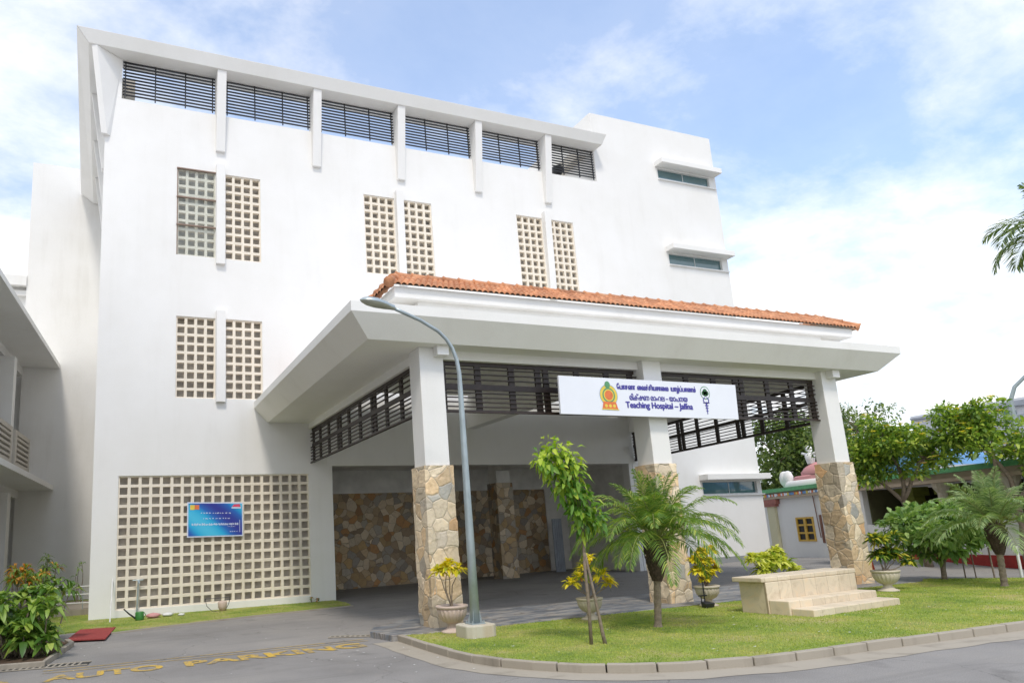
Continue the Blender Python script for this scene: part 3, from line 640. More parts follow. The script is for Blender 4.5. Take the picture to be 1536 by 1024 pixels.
# timber louvres
def timber(F, a, b, label=None):
    """F maps (along, outward, z)"""
    m = MB(); zt, zb = 4.93, 3.93; H = zt - zb
    m.tbox(F, a, b, .0, .05, zt - .08, zt); m.tbox(F, a, b, .0, .05, zt - .53, zt - .44); m.tbox(F, a, b, .0, .05, zb, zb + .05)
    n = max(1, round((b - a) / 2.42)); pw = (b - a) / n
    for i in range(n):
        s = a + i * pw
        for k, off_ in enumerate((.02, pw * .335, pw * .66, pw - .17)): m.tbox(F, s + off_, s + off_ + .13, .003, .047, zb + .02, zt - .01)
    fr = m.build('louvre_frame', M['slat'], ec)
    s2 = MB()
    for z in [zt - .145 - .105 * k for k in range(3)] + [zt - .53 - .02, zt - .62, zt - .71, zt - .80, zt - .89]: s2.tbox(F, a - .04, b + .06, -.035, .0, z - .011, z + .011)
    s2.tbox(F, a - .04, b + .06, -.05, 0, zb - .01, zb + .02)
    s2.build('slats', M['slat'], fr)
timber(lambda u, o, z: (u, -8.12 + o, z), 6.17, 10.83); timber(lambda u, o, z: (u, -8.12 + o, z), 11.4, 16.32)
timber(lambda u, o, z: (5.86 + o, u, z), -7.86, -.06); timber(lambda u, o, z: (17.62 + u * .125 - o, u, z), -7.86, -.06)

# ------------------------------------------------------------------ SIGN BOARD
sg = thing('sign_board', (10.85, -8.52, 4.24), 'long white hospital name board with blue lettering and two emblems fixed across the canopy louvres', 'sign')
sx0, sx1 = 8.57, 13.22; T4 = [(8.555, -8.55, 3.862), (13.21, -8.55, 3.83), (13.255, -8.55, 4.61), (8.58, -8.55, 4.635)]
m = MB(); p = [(x, -8.55, z) for x, _, z in T4]; q_ = [(x, -8.50, z) for x, _, z in T4]
m.add(p + q_, [(0, 1, 2, 3), (7, 6, 5, 4), (1, 0, 4, 5), (2, 1, 5, 6), (3, 2, 6, 7), (0, 3, 7, 4)]); m.build('board', M['signwhite'], sg, bev=.006)
def stext(txt, x0, x1, z0, z1, mat=M['ink'], bold=.02, name='lettering'):
    v, f = word(txt, 0, 0, 0, 0, 0, None, 't', .0); m = MB()
    for k, (ox, oz) in enumerate(((-bold, 0), (bold, 0), (0, bold * .7), (0, -bold * .7))):
        m.add([(x0 + q[0] * (x1 - x0) + ox * .3, -8.554 - k * .0004, z0 + q[1] * (z1 - z0) + oz * .3) for q in v], f)
    m.build(name, mat, sg)
stext("\u0BC7ப\u0BBEதன\u0BBE  \u0BC8வத\u0BCDத\u0BBFயச\u0BBE\u0BC8ல  ய\u0BBEழ\u0BCDப\u0BCDப\u0BBEணம\u0BCD", 9.98, 12.07, 4.36, 4.53, bold=.03)
stext('\u0D30\u0D3F\u0D15\u0D4D\u0D37\u0D23 \u0D30\u0D3E\u0D39\u0D32 \u2013 \u0D2F\u0D3E\u0D2A\u0D28\u0D2F', 10.27, 11.81, 4.185, 4.325, bold=.02)
stext('Teaching Hospital \u2013 Jaffna', 10.16, 11.93, 3.985, 4.15, bold=.035)
def disc(m, cx, cz, r, y, n=28, sx=1, sz=1, a0=0, a1=360):
    vs = [(cx, y, cz)] + [(cx + r * sx * math.cos(R_(a0 + (a1 - a0) * i / n)), y, cz + r * sz * math.sin(R_(a0 + (a1 - a0) * i / n))) for i in range(n + 1)]
    m.add(vs, [(0, i, i + 1) for i in range(1, n + 1)])
em = MB(); disc(em, 9.75, 4.27, .215, -8.553); e0 = em.build('emblem', M['gold'], sg)
for r, mt, y in ((.225, 'eblue', -8.552), (.155, 'egreen', -8.5545), (.125, 'gold', -8.556), (.10, 'orange', -8.5575)):
    k = MB(); disc(k, 9.75, 4.27, r, y); k.build('ring', M[mt], e0)
k = MB(); disc(k, 9.74, 4.485, .075, -8.555, sx=.9); k.build('crown', M['egreen'], e0)
k = MB(); k.add([(9.56, -8.5585, 3.99), (9.95, -8.5585, 3.98), (9.91, -8.5585, 4.13), (9.60, -8.5585, 4.14)], [(0, 1, 2, 3)]); k.build('base', M['orange'], e0)
k = MB(); k.add([(9.55, -8.5595, 3.975), (9.97, -8.5595, 3.965), (9.97, -8.5595, 3.985), (9.55, -8.5595, 3.995)], [(0, 1, 2, 3)]); [disc(k, x, 4.05, .035, -8.5595) for x in (9.66, 9.76, 9.86)]; k.build('base_line', M['gold'], e0)
k = MB(); disc(k, 12.33, 4.40, .145, -8.553, sx=.95); e1_ = k.build('emblem', M['egreen'], sg)
k = MB(); disc(k, 12.33, 4.40, .128, -8.5545, sx=.95); k.build('roundel', M['signwhite'], e1_)
k = MB(); [disc(k, 12.33 + dx, 4.40 + dz, r, -8.556) for dx, dz, r in ((0, .03, .06), (-.05, -.01, .05), (.05, -.01, .05), (0, -.03, .055))]; k.build('tree', M['dgreen'], e1_)
k = MB()
for a0, a1, cx_ in ((100, 260, 12.33), (-80, 80, 12.33)):
    for i in range(8):
        t0, t1 = R_(a0 + (a1 - a0) * i / 8), R_(a0 + (a1 - a0) * (i + 1) / 8)
        k.add([(cx_ + r * math.cos(t) * 1.15, -8.5565, 4.235 + r * math.sin(t)) for t in (t0, t1) for r in (.055, .075)], [(0, 1, 3, 2)])
for z, w_ in ((4.17, .09), (4.14, .02), (4.11, .05), (4.08, .02), (4.05, .04), (4.02, .015), (3.99, .03)): k.add([(12.33 - w_, -8.5565, z), (12.33 + w_, -8.5565, z), (12.33 + w_, -8.5565, z + .02), (12.33 - w_, -8.5565, z + .02)], [(0, 1, 2, 3)])
k.add([(12.32, -8.556, 3.93), (12.34, -8.556, 3.93), (12.345, -8.556, 4.2), (12.315, -8.556, 4.2)], [(0, 1, 2, 3)]); k.build('staff', M['ink'], e1_)
for x in (8.75, 13.0): m = MB(); m.box(x, x + .04, -8.50, -8.2, 4.5, 4.53); m.build('bracket', M['metalslat'], sg)

# ------------------------------------------------------------------ BANNER
bn = thing('banner', (3.1, -.04, 2.4), 'blue printed banner with small white lettering tied to the large block screen', 'banner')
def bz(x, t): s = (x - 2.37) / 1.49; return (1.95 - .02 * s) * (1 - t) + (2.89 - .045 * s) * t
def bpt(u, t, y=-.02): x = 2.36 + 1.49 * u; return (x, y, bz(x, t))
def quad(m, u0, u1, t0, t1, y, nx=1):
    for i in range(nx):
        a, b = u0 + (u1 - u0) * i / nx, u0 + (u1 - u0) * (i + 1) / nx; m.add([bpt(a, t0, y), bpt(b, t0, y), bpt(b, t1, y), bpt(a, t1, y)], [(0, 1, 2, 3)])
m = MB(); quad(m, 0, 1, 0, 1, -.02); m.add([bpt(0, 0, -.012), bpt(1, 0, -.012), bpt(1, 1, -.012), bpt(0, 1, -.012)], [(3, 2, 1, 0)]); m.build('border', M['txtw'], bn)
m = MB(); quad(m, .02, .98, .035, .965, -.024); m.build('print', M['banner'], bn)
m = MB()
def dashes(u0, u1, t, h, gaps=.02, k=.05):
    u = u0
    while u < u1:
        w_ = random.uniform(.3, 1) * k; n = max(2, int(w_ / .012))
        for i in range(n):
            a = u + i * w_ / n; quad(m, a, a + w_ / n * .68, t + random.uniform(0, h * .3), t + h * random.uniform(.6, 1), -.027)
        u += w_ + gaps * random.uniform(.5, 1.5)
dashes(.24, .80, .665, .045); dashes(.28, .72, .51, .04); dashes(.08, .92, .325, .075, .006, .08); dashes(.72, .86, .28, .02, .01, .03); dashes(.76, .9, .13, .03, .01, .03); quad(m, .935, .942, .12, .48, -.027)
m.build('lettering', M['txtw'], bn)
m = MB(); quad(m, .05, .13, .78, .92, -.0265); m.build('flag', M['gold'], bn); m = MB(); quad(m, .13, .21, .79, .92, -.0265); m.build('flag', M['orange'], bn)
m = MB(); m.add([bpt(.80, .87, -.0265), bpt(.955, .865, -.0265), bpt(.94, .955, -.0265), bpt(.83, .94, -.0265)], [(0, 1, 2, 3)]); m.build('logo', M['pinkred'], bn)
m = MB(); quad(m, .79, .96, .82, .86, -.0265); m.build('logo_base', M['txtw'], bn)

# ------------------------------------------------------------------ STREET LAMPS
def street_lamp(loc, pts, rads, head, hdir, label, footing=True, pedestal=None):
    t = thing('street_lamp', loc, label, 'street lamp')
    if footing:
        x, y, z = loc; m = MB(); c = .26; k_ = .08
        m.prism([(x - c, y - c + k_), (x - c + k_, y - c), (x + c - k_, y - c), (x + c, y - c + k_), (x + c, y + c - k_), (x + c - k_, y + c), (x - c + k_, y + c), (x - c, y + c - k_)], -.02, .27); m.build('footing', M['footing'], t, bev=.02)
        m = MB(); m.box(x - .12, x + .12, y - .12, y + .12, .27, .285); m.build('base_plate', M['galv'], t)
        m = MB()
        for a in (0, 90, 180, 270):
            dx, dy = math.cos(R_(a + 45)), math.sin(R_(a + 45)); m.tube([(x + dx * .14, y + dy * .14, .27), (x + dx * .14, y + dy * .14, .32)], .014, 8)
            m.add([(x + dx * .05, y + dy * .05, .285), (x + dx * .12, y + dy * .12, .285), (x + dx * .055, y + dy * .055, .55), (x + dx * .05 - dy * .006, y + dy * .05 + dx * .006, .285), (x + dx * .12 - dy * .006, y + dy * .12 + dx * .006, .285), (x + dx * .055 - dy * .006, y + dy * .055 + dx * .006, .55)], [(0, 1, 2), (5, 4, 3), (1, 4, 5, 2)])
        m.build('bolts', M['galv'], t)
    m = MB(); m.tube(pts, rads, 16); m.build('pole', M['galv'], t, smooth=True)
    h = Vector(head); d = Vector(hdir).normalized(); sd_ = d.cross(Vector((0, 0, 1))).normalized(); up = sd_.cross(d).normalized()
    def bowl(sgn, name, mat, parent, hh, ww=1):
        m = MB(); prof = [(0, .045, .045), (.06, .055, .05), (.16, .105, .06), (.32, .135, .075), (.46, .115, .07), (.56, .06, .04), (.60, .01, .01)]; n = 10; vs = []
        for l, w_, hz in prof:
            for i in range(n + 1):
                a = math.pi * i / n; vs.append(tuple(h + d * l + sd_ * math.cos(a) * w_ * ww + up * math.sin(a) * hz * hh * sgn))
        f = [(j * (n + 1) + i, j * (n + 1) + i + 1, (j + 1) * (n + 1) + i + 1, (j + 1) * (n + 1) + i) for j in range(len(prof) - 1) for i in range(n)]
        m.add(vs, f); return m.build(name, mat, parent, smooth=True)
    hd = bowl(1, 'lamp_head', M['galv'], t, 1.25); bowl(-1, 'lens', M['lamplens'], hd, .7, .97)
    return t
lp = [(5.78, -9.66, .285), (5.79, -9.66, 1.5), (5.80, -9.66, 3.83), (5.80, -9.66, 4.29), (5.77, -9.66, 4.52), (5.70, -9.66, 4.72), (5.60, -9.66, 4.87), (5.46, -9.66, 5.0), (5.14, -9.66, 5.17), (4.84, -9.66, 5.28), (4.67, -9.66, 5.345)]
street_lamp((5.78, -9.66, 0), lp, [.078, .066, .045, .037, .033, .032, .031, .03, .03, .03, .03], (4.68, -9.66, 5.34), (-1, -.02, .16), 'grey street lamp with curved arm on a concrete footing in the lawn before the canopy')
fp = [(23.75, -8.35, 0), (23.75, -8.35, 3.9), (23.78, -8.38, 4.6), (23.85, -8.5, 4.95), (24.1, -8.9, 5.4), (24.9, -10.3, 5.9)]
street_lamp((23.75, -8.35, 0), fp, [.09, .07, .055, .05, .045, .04], (24.9, -10.3, 5.9), (.5, -.86, .2), 'pale street lamp pole with curved arm at the right edge behind the flowering trees', footing=False)

# ------------------------------------------------------------------ STONE BENCH / STEPS
bs = thing('stone_platform', (10.72, -10.8, .08), 'beige stone block with two front steps standing on the lawn', 'steps')
ca, sa = math.cos(R_(4.5)), math.sin(R_(4.5))
def BF(x, y, z): return (10.72 + x * ca - y * sa, -10.8 + x * sa + y * ca, z)
for nme, x0, x1, y0, y1, z1, ov in (('block', 0, 2.5, 0, .52, .60, 0), ('step', .02, 2.44, -.36, -.002, .31, 0), ('step', .06, 2.42, -.74, -.362, .195, 0)):
    m = MB(); m.tbox(BF, x0, x1, y0, y1, .03, z1); m.build(nme, M['benchstone'], bs, bev=.014)
m = MB(); m.tbox(BF, -.09, 2.53, -.0, .58, .602, .68); m.build('capping', M['benchstone'], bs, bev=.014)

# ------------------------------------------------------------------ URNS AND CROTONS
def urn(loc, label, mat, s=1., group='fluted garden urns'):
    x, y, z = loc; t = thing('urn', loc, label, 'urn', group)
    m = MB(); m.lathe([(.20 * s, 0), (.195 * s, .03 * s), (.13 * s, .055 * s), (.085 * s, .10 * s), (.075 * s, .13 * s), (.10 * s, .15 * s)], loc, 32); m.build('foot', mat, t, smooth=True)
    m = MB(); m.lathe([(.10 * s, .15 * s), (.17 * s, .19 * s), (.225 * s, .27 * s), (.245 * s, .35 * s), (.24 * s, .38 * s)], loc, 120, flute=.03); m.build('bowl', mat, t, smooth=True)
    m = MB(); m.lathe([(.24 * s, .38 * s), (.265 * s, .395 * s), (.27 * s, .43 * s), (.255 * s, .435 * s), (.235 * s, .40 * s)], loc, 36); m.build('rim', mat, t, smooth=True)
    m = MB(); m.lathe([(.001, .405 * s), (.235 * s, .402 * s)], loc, 20, cap=False); m.build('soil', M['soil'], t)
    return t
U1, U2, U3, U4 = (5.72, -8.98, .08), (8.29, -9.22, .08), (11.1, -9.12, .08), (15.3, -9.75, .08)
urn(U1, 'pinkish fluted urn standing before the left canopy column', M['urn'], 1.0)
urn(U2, 'beige fluted urn standing behind the thin forked sapling', M['urnb'], .86)
urn(U3, 'pale fluted urn between middle column and stone platform, black floodlight at its foot', M['urnb'], .88)
urn(U4, 'weathered fluted urn beside the right canopy column', M['urnb'], .98)
def croton(loc, clusters, mats, label, L=.2, W=.05, per=60, stems=None, group='croton plants', name='croton_plant', up=.9, sq=.7):
    t = thing(name, loc, label, 'plant', group); m = MB(); x, y, z = loc
    for c, r in clusters: limb(m, (x + random.uniform(-.02, .02), y, z), (c[0], c[1], c[2] - r * .3), .012, .006, .1, 6)
    m.build('stem', M['bark'], t); V = []
    for c, r in clusters:
        n = per; a = rng.uniform(0, 2 * np.pi, n); el = rng.uniform(-.3, 1.3, n)
        D = np.stack([np.cos(a) * np.cos(el), np.sin(a) * np.cos(el), np.sin(el) * up], 1); Pp = np.array(c) + D * rng.uniform(0, .35, (n, 1)) * r
        V.append(leaves(Pp, D, np.tile([[0, 0, 1.]], (n, 1)) + rng.normal(size=(n, 3)) * .2, L * rng.uniform(.6, 1.25, n) * (r / .15), W * rng.uniform(.7, 1.2, n) * (r / .15) ** .5, droop=.35))
    vv, ff = merge(V); npmesh('leaves', vv, ff, mats, t); return t
x, y, z = U1
croton((x, y, z + .42), [((x - .04, y, z + 1.02), .15), ((x - .2, y, z + .97), .13), ((x + .14, y - .02, z + .98), .13), ((x + .02, y + .05, z + 1.1), .11)], M['lv_croton'], 'yellow croton with forked bare stem growing in the leftmost urn', per=62, L=.19, W=.055)
x, y, z = U2
croton((x, y, z + .36), [((x - .35, y, z + .62), .14), ((x + .3, y, z + .72), .15), ((x, y, z + .85), .16), ((x + .45, y, z + .58), .12), ((x + .12, y + .05, z + 1.02), .13), ((x - .15, y, z + .72), .12)], M['lv_croton'], 'yellow and orange croton in the urn behind the sapling', per=46, L=.21, W=.06)
x, y, z = U3
croton((x, y, z + .37), [((x - .18, y, z + .66), .16), ((x + .04, y, z + .62), .16), ((x - .1, y, z + .84), .16), ((x + .14, y, z + .80), .15), ((x - .02, y, z + 1.0), .15), ((x + .2, y, z + 1.02), .13), ((x - .24, y, z + .86), .13), ((x + .26, y, z + .66), .13), ((x - .02, y, z + .5), .13)], M['lv_croton'], 'dense bright yellow croton in the urn beside the middle column', per=95, L=.14, W=.075)
x, y, z = U4
croton((x, y, z + .4), [((x - .1, y, z + .7), .18), ((x + .2, y, z + .75), .18), ((x, y, z + 1.0), .18), ((x + .35, y - .05, z + 1.05), .16), ((x - .2, y, z + 1.05), .14), ((x + .6, y - .1, z + .55), .14), ((x + .45, y, z + .7), .15)], M['lv_crotong'], 'mixed green and yellow croton in the urn beside the right column', per=90, L=.2, W=.06)
croton((13.2, -8.9, .12), [((12.9, -8.9, .62), .2), ((13.25, -8.9, .78), .2), ((13.55, -8.85, .70), .2), ((13.05, -8.8, .85), .15), ((13.75, -8.9, .55), .15), ((12.7, -8.85, .85), .16), ((13.4, -8.8, .95), .16)], M['lv_crotony'], 'pale yellow green croton showing above the stone platform', per=80, L=.19, W=.075)

# ------------------------------------------------------------------ SAPLING
sp = thing('sapling', (6.67, -11.5, .08), 'thin leaning sapling with glossy yellow green leaves on two bare stems', 'tree')
m = MB(); top = (6.42, -11.5, 2.75)
m.tube([(6.58, -11.48, .06), (6.60, -11.48, .6), (6.60, -11.48, 1.1), (6.62, -11.49, 1.6), (6.60, -11.5, 2.1), (6.45, -11.5, 2.75)], [.026, .024, .022, .02, .016, .008], 8)
m.tube([(6.76, -11.55, .06), (6.74, -11.54, .22), (6.68, -11.53, .7), (6.63, -11.5, 1.15), (6.62, -11.49, 1.3)], [.03, .026, .02, .018, .016], 8)
spine = [((6.26, 0, 2.78), .2), ((6.44, 0, 2.66), .22), ((6.10, 0, 2.62), .17), ((6.30, 0, 2.5), .24), ((6.50, 0, 2.42), .22), ((6.35, 0, 2.27), .2), ((6.56, 0, 2.2), .22), ((6.48, 0, 2.05), .2), ((6.66, 0, 2.0), .2), ((6.56, 0, 1.86), .19), ((6.78, 0, 1.86), .17), ((6.62, 0, 1.72), .16), ((6.86, 0, 1.74), .14)]
for (cx_, _, cz_), r in spine: limb(m, (6.6, -11.5, max(1.5, cz_ - .25)), (cx_, -11.5 + random.uniform(-.1, .1), cz_), .008, .004, .08, 5, 3)
m.build('stem', M['bark'], sp, smooth=True)
def sapl(sel, mat, per, L=.15, W=.066):
    V = []
    for (cx_, _, cz_), r in sel:
        n = per; d = randdir(n); Pp = np.array([cx_, -11.5, cz_]) + d * r * rng.uniform(.35, .95, (n, 1)) * np.array([1, .9, 1])
        D = unit(d * .9 + rng.normal(size=(n, 3)) * .5 + np.array([0, 0, -.35])); V.append(leaves(Pp, D, d + np.array([0, -.2, .8]), L * rng.uniform(.6, 1.25, n), W * rng.uniform(.7, 1.25, n), fold=.22, droop=.3))
    return npmesh('foliage', *merge(V), mat, sp)
sapl(spine[:5], M['lv_sapy'], 40); sapl(spine[2:], M['lv_sap'], 40)

# ------------------------------------------------------------------ PALMS
def frond(parts, mbr, base, az, el, L, droop, n=34, lw_=.26, tw=.014, twist=0.):
    d0 = Vector((math.cos(az) * math.cos(el), math.sin(az) * math.cos(el), math.sin(el))); pts = []; p = Vector(base); d = d0.copy(); seg = 14
    for i in range(seg + 1):
        pts.append(p.copy()); p = p + d * (L / seg); t = i / seg
        d = (d + Vector((0, 0, -droop * (.35 + 1.4 * t) / seg * 1.6))).normalized()
    mbr.tube(pts, [.012 - .010 * i / seg for i in range(seg + 1)], 5)
    P_, D_l, N_l, Ll = [], [], [], []
    for k in range(n):
        t = .16 + .84 * (k + .5) / n; fi = t * seg; i = min(int(fi), seg - 1); q = pts[i].lerp(pts[i + 1], fi - i); tn = (pts[i + 1] - pts[i]).normalized()
        sd_ = tn.cross(Vector((0, 0, 1))).normalized() if abs(tn.z) < .98 else Vector((1, 0, 0)); up = sd_.cross(tn)
        ll = lw_ * (math.sin(math.pi * min(1, .18 + .82 * t) ** .9) * .85 + .2) * random.uniform(.85, 1.12)
        for s in (-1, 1):
            dd = (sd_ * s * .85 + tn * (.45 + .5 * t) + up * random.uniform(-.05, .35) + Vector([random.uniform(-.12, .12) for _ in range(3)])).normalized()
            P_.append(q); D_l.append(dd); N_l.append(up + sd_ * s * .3); Ll.append(ll)
    n2 = len(P_); parts.append(leaves(np.array(P_), np.array(D_l), np.array(N_l), np.array(Ll), np.full(n2, tw), fold=.3, droop=.32))
def palm(name, base, crown, label, L, mat, nf, group=None, dr=1., bulb=True, trunk_r=(.06, .07), seedv=3, lw_=.26, up_bias=0., tw=.014, n=34):
    random.seed(seedv); t = thing(name, base, label, 'palm tree', group); b, c = Vector(base), Vector(crown)
    m = MB(); pts = []; rs = []
    for i in range(26): k = i / 25; pts.append(b.lerp(c, k)); rs.append((trunk_r[0] * (1 - k) + trunk_r[1] * k) * (1.08 if i % 2 else .95) + (.035 if i == 0 else 0))
    m.tube(pts, rs, 12); m.build('trunk', M['bark'], t)
    if bulb:
        m = MB(); H = (c - b).length; k0 = .52
        m.tube([b.lerp(c, k) for k in (k0, .62, .74, .86, 1.0, 1.06)], [.075, .11, .15, .165, .14, .05], 14)
        for i in range(150):
            k = random.uniform(k0 + .03, 1.02); a = random.uniform(0, 6.28); r = .07 + .1 * min(1, (k - k0) / .3); q = b.lerp(c, k) + Vector((math.cos(a) * r, math.sin(a) * r, 0)); m.tube([q, q + Vector((math.cos(a) * .03, math.sin(a) * .03, .07))], [.014, .004], 5)
        m.build('fibre_crown', M['barkd'], t)
    parts = []; st = MB()
    for i in range(nf):
        az = i * 2.399963 + random.uniform(-.2, .2); f_ = (i + .5) / nf; el = R_(82 - 88 * f_ + up_bias + random.uniform(-7, 7))
        frond(parts, st, c + Vector((math.cos(az) * .06, math.sin(az) * .06, -.02)), az, el, L * random.uniform(.85, 1.1) * (.8 + .25 * min(1, f_ * 1.6)), (1.0 + .5 * f_) * dr, n=n, lw_=lw_, tw=tw)
    fr = npmesh('fronds', *merge(parts), mat, t); st.build('frond_stalk', plain('palm_stalk', (.22, .25, .07), .5), t)
    random.seed(seedv + 50); return t
palm('pygmy_date_palm', (8.41, -10.73, .06), (8.58, -10.73, 1.42), 'fountain shaped dwarf palm with arching fronds in front of the middle column', 1.36, M['lv_palm'], 44, trunk_r=(.055, .05), n=54, lw_=.30, tw=.017, up_bias=9)
palm('pygmy_date_palm', (17.3, -10.76, .06), (17.42, -10.76, 1.3), 'dwarf palm with bluish fronds on the lawn near the right edge', 1.3, M['lv_palmb'], 34, trunk_r=(.06, .055), seedv=9, n=44, lw_=.32, up_bias=12, tw=.02, dr=.72)
palm('coconut_palm', (24.5, -10.0, 0), (24.5, -10.0, 9.1), 'tall coconut palm whose fronds reach in at the right edge of the sky', 1.75, M['lv_treed'], 16, bulb=False, trunk_r=(.2, .12), seedv=21, lw_=.7, tw=.045, n=34)  # darker leaf colour stands in for fronds backlit by the bright sky

# ------------------------------------------------------------------ TREES
def tree(name, base, crowns, label, mat, per, L, W, trunk_r=.12, cat='tree', group=None, flowers=0, clump=.42, ncl=28, seed=1, barkm='bark', droop=.2):
    """crowns: list of (centre, (rx, ry, rz)); trunk forks to every crown, limbs reach each clump"""
    global rng
    random.seed(seed); rng = np.random.default_rng(seed); t = thing(name, base, label, cat, group); m = MB(); b = Vector(base); C_ = []; R__ = []
    low = min(c[2] - r[2] for c, r in crowns); cen = sum((Vector(c) for c, r in crowns), Vector()) / len(crowns)
    fork = b.lerp(Vector((cen.x, cen.y, max(b.z + .35, low))), .75); limb(m, b, fork, trunk_r * 1.25, trunk_r * .8, .05, 10, 6)
    for c, r in crowns:
        hub = Vector(c) - Vector((0, 0, r[2] * .35)); limb(m, fork, hub, trunk_r * .7, trunk_r * .35, .1, 8)
        for i in range(ncl):
            d = Vector(rng.normal(size=3)).normalized(); k = rng.random() ** .4; p = Vector((c[0] + d.x * r[0] * k, c[1] + d.y * r[1] * k, c[2] + d.z * r[2] * k))
            C_.append(tuple(p)); R__.append(clump * rng.uniform(.6, 1.3))
            if i % 2 == 0: limb(m, hub, p, trunk_r * .28, trunk_r * .05, .14, 5, 4)
    m.build('trunk', M[barkm], t, smooth=True); v, f = clump_leaves(C_, R__, per, L, W, droop=droop); npmesh('crown', v, f, mat, t)
    if flowers:
        k = rng.integers(0, len(C_), flowers); d = randdir(flowers); d[:, 2] = np.abs(d[:, 2]); Pp = np.array(C_)[k] + d * np.array(R__)[k][:, None] * 1.0; V = []
        for j in range(5): a = j * 1.2566 + rng.uniform(0, 1, flowers); D = np.stack([np.cos(a), np.sin(a), np.full(flowers, .5)], 1); V.append(leaves(Pp, D, np.tile([[0, 0, 1.]], (flowers, 1)), np.full(flowers, .11), np.full(flowers, .09)))
        npmesh('blossom', *merge(V), M['flower'], t)
    return t
tree('flowering_tree', (22.3, -6.3, 0), [((21.4, -6.2, 3.75), (.85, .8, .6)), ((22.0, -6.9, 3.35), (1.0, .9, .6)), ((21.2, -5.7, 3.15), (.7, .6, .5))], 'broad flowering tree with yellow blossom just right of the right canopy column', M['lv_tree'], 100, .15, .07, .09, flowers=60, clump=.32, ncl=20, seed=4)
tree('flowering_tree', (23.2, -8.3, 0), [((22.5, -8.0, 4.15), (.7, .7, .65)), ((22.6, -8.3, 3.35), (1.1, 1.0, .65)), ((23.3, -9.3, 2.85), (.8, .8, .5))], 'taller flowering tree with orange and yellow blossom beside the far lamp pole', M['lv_tree'], 100, .15, .07, .10, flowers=55, clump=.32, ncl=21, seed=5)
tree('backdrop_tree', (26.3, -2.6, 0), [((25.3, -2.9, 4.9), (1.2, 1.1, .7)), ((24.9, -2.3, 4.2), (.9, .9, .7))], 'thin crowned tree rising behind the flowering tree against the sky', M['lv_treed'], 55, .14, .06, .1, clump=.34, ncl=20, seed=6)
tree('backdrop_tree', (33.5, 6.6, 0), [((33.0, 6.6, 5.4), (2.6, 2.4, 1.8)), ((34.3, 5.0, 5.2), (2.4, 2.4, 1.7)), ((33.4, 6.0, 3.4), (2.2, 2, 1.2))], 'large dark tree behind the shrine seen between hospital wall and right column', M['lv_treed'], 160, .26, .12, .28, clump=.8, ncl=24, seed=8)
tree('backdrop_tree', (30.5, -9.5, 0), [((28.6, -9.0, 2.7), (2.2, 2.2, 1.2)), ((30.2, -11.0, 2.9), (2.2, 2.2, 1.3))], 'dark tree mass low at the right edge behind the porch', M['lv_treed'], 120, .24, .11, .2, clump=.7, ncl=20, seed=12)
tree('small_tree', (18.42, -8.98, .06), [((18.0, -8.95, 1.12), (.95, .8, .42)), ((19.1, -8.98, 1.1), (1.0, .8, .42)), ((18.6, -8.95, 1.4), (.85, .7, .32))], 'low spreading tree with dense broad leaves on the lawn left of the bluish palm', M['lv_shrub'], 85, .19, .08, .05, clump=.26, ncl=24, seed=14)

# ------------------------------------------------------------------ LEFT BUSHES
def strapbush(base, heads, label, L, W, mat, group, name='leafy_bush', seed=2, per=60, trunks=True):
    global rng
    rng = np.random.default_rng(seed); random.seed(seed); t = thing(name, base, label, 'shrub', group); m = MB(); V = []
    for c, r, n in heads:
        limb(m, (c[0] * .6 + base[0] * .4, c[1] * .6 + base[1] * .4, base[2]), c, .016, .008, .05, 6)
        a = rng.uniform(0, 2 * np.pi, n); el = rng.uniform(-.35, 1.25, n); D = np.stack([np.cos(a) * np.cos(el), np.sin(a) * np.cos(el), np.sin(el)], 1)
        V.append(leaves(np.array(c) + D * rng.uniform(0, .5, (n, 1)) * r, D, np.stack([D[:, 0] * -.5, D[:, 1] * -.5, np.ones(n)], 1) + rng.normal(size=(n, 3)) * .15, L * rng.uniform(.6, 1.25, n), W * rng.uniform(.7, 1.2, n), fold=.2, droop=.5))
    m.build('stem', M['bark'], t); npmesh('foliage', *merge(V), mat, t); return t
random.seed(31)
hd = [((-.95 + random.uniform(-.62, .52), -6.25 + random.uniform(-.55, .55), random.uniform(.25, 1.0)), .17, 26) for _ in range(44)]
strapbush((-.9, -6.2, .05), hd, 'dense bush of broad drooping green leaves in the soil bed at lower left', .26, .11, M['lv_bush'], 'bushes in the left bed', seed=5)
hd = [((-1.0 + random.uniform(-.5, .55), -4.6 + random.uniform(-.3, .3), random.uniform(1.15, 1.42)), .12, 24) for _ in range(11)]
strapbush((-1.0, -4.6, .05), hd, 'orange and green flowering plants behind the dense bush', .16, .06, M['lv_orange'], 'bushes in the left bed', name='flowering_plant', seed=6)
strapbush((-.85, -4.2, .05), [((-.8, -4.2, 1.15), .15, 34), ((-.5, -4.3, 1.05), .15, 34), ((-1.15, -4.1, 1.2), .14, 24), ((-.25, -4.2, .95), .12, 22)], 'dark green long leaved plant behind the orange flowers', .34, .075, M['lv_bush'], 'bushes in the left bed', name='leafy_plant', seed=7)
strapbush((-.72, -3.9, .05), [((-.70, -3.9, 1.0 + .085 * k), .05, 14) for k in range(8)], 'upright spiky dark plant standing highest in the left bed', .2, .035, M['lv_treed'], 'bushes in the left bed', name='spiky_plant', seed=8)
strapbush((-.42, 4.5, 0), [((-.42, 4.5, 1.25), .05, 8), ((-.33, 4.5, 1.35), .05, 7), ((-.5, 4.5, 1.0), .04, 5)], 'spindly pale green seedling against the shaded rear wall', .2, .04, M['lv_shrub'], None, name='seedling', seed=9)
strapbush((5.72, -.12, .03), [((5.70, -.12, .12), .05, 10), ((5.9, -.1, .08), .04, 8)], 'tiny weed with orange leaves at the wall foot beside the portal', .1, .045, M['lv_orange'], None, name='weed', seed=10)

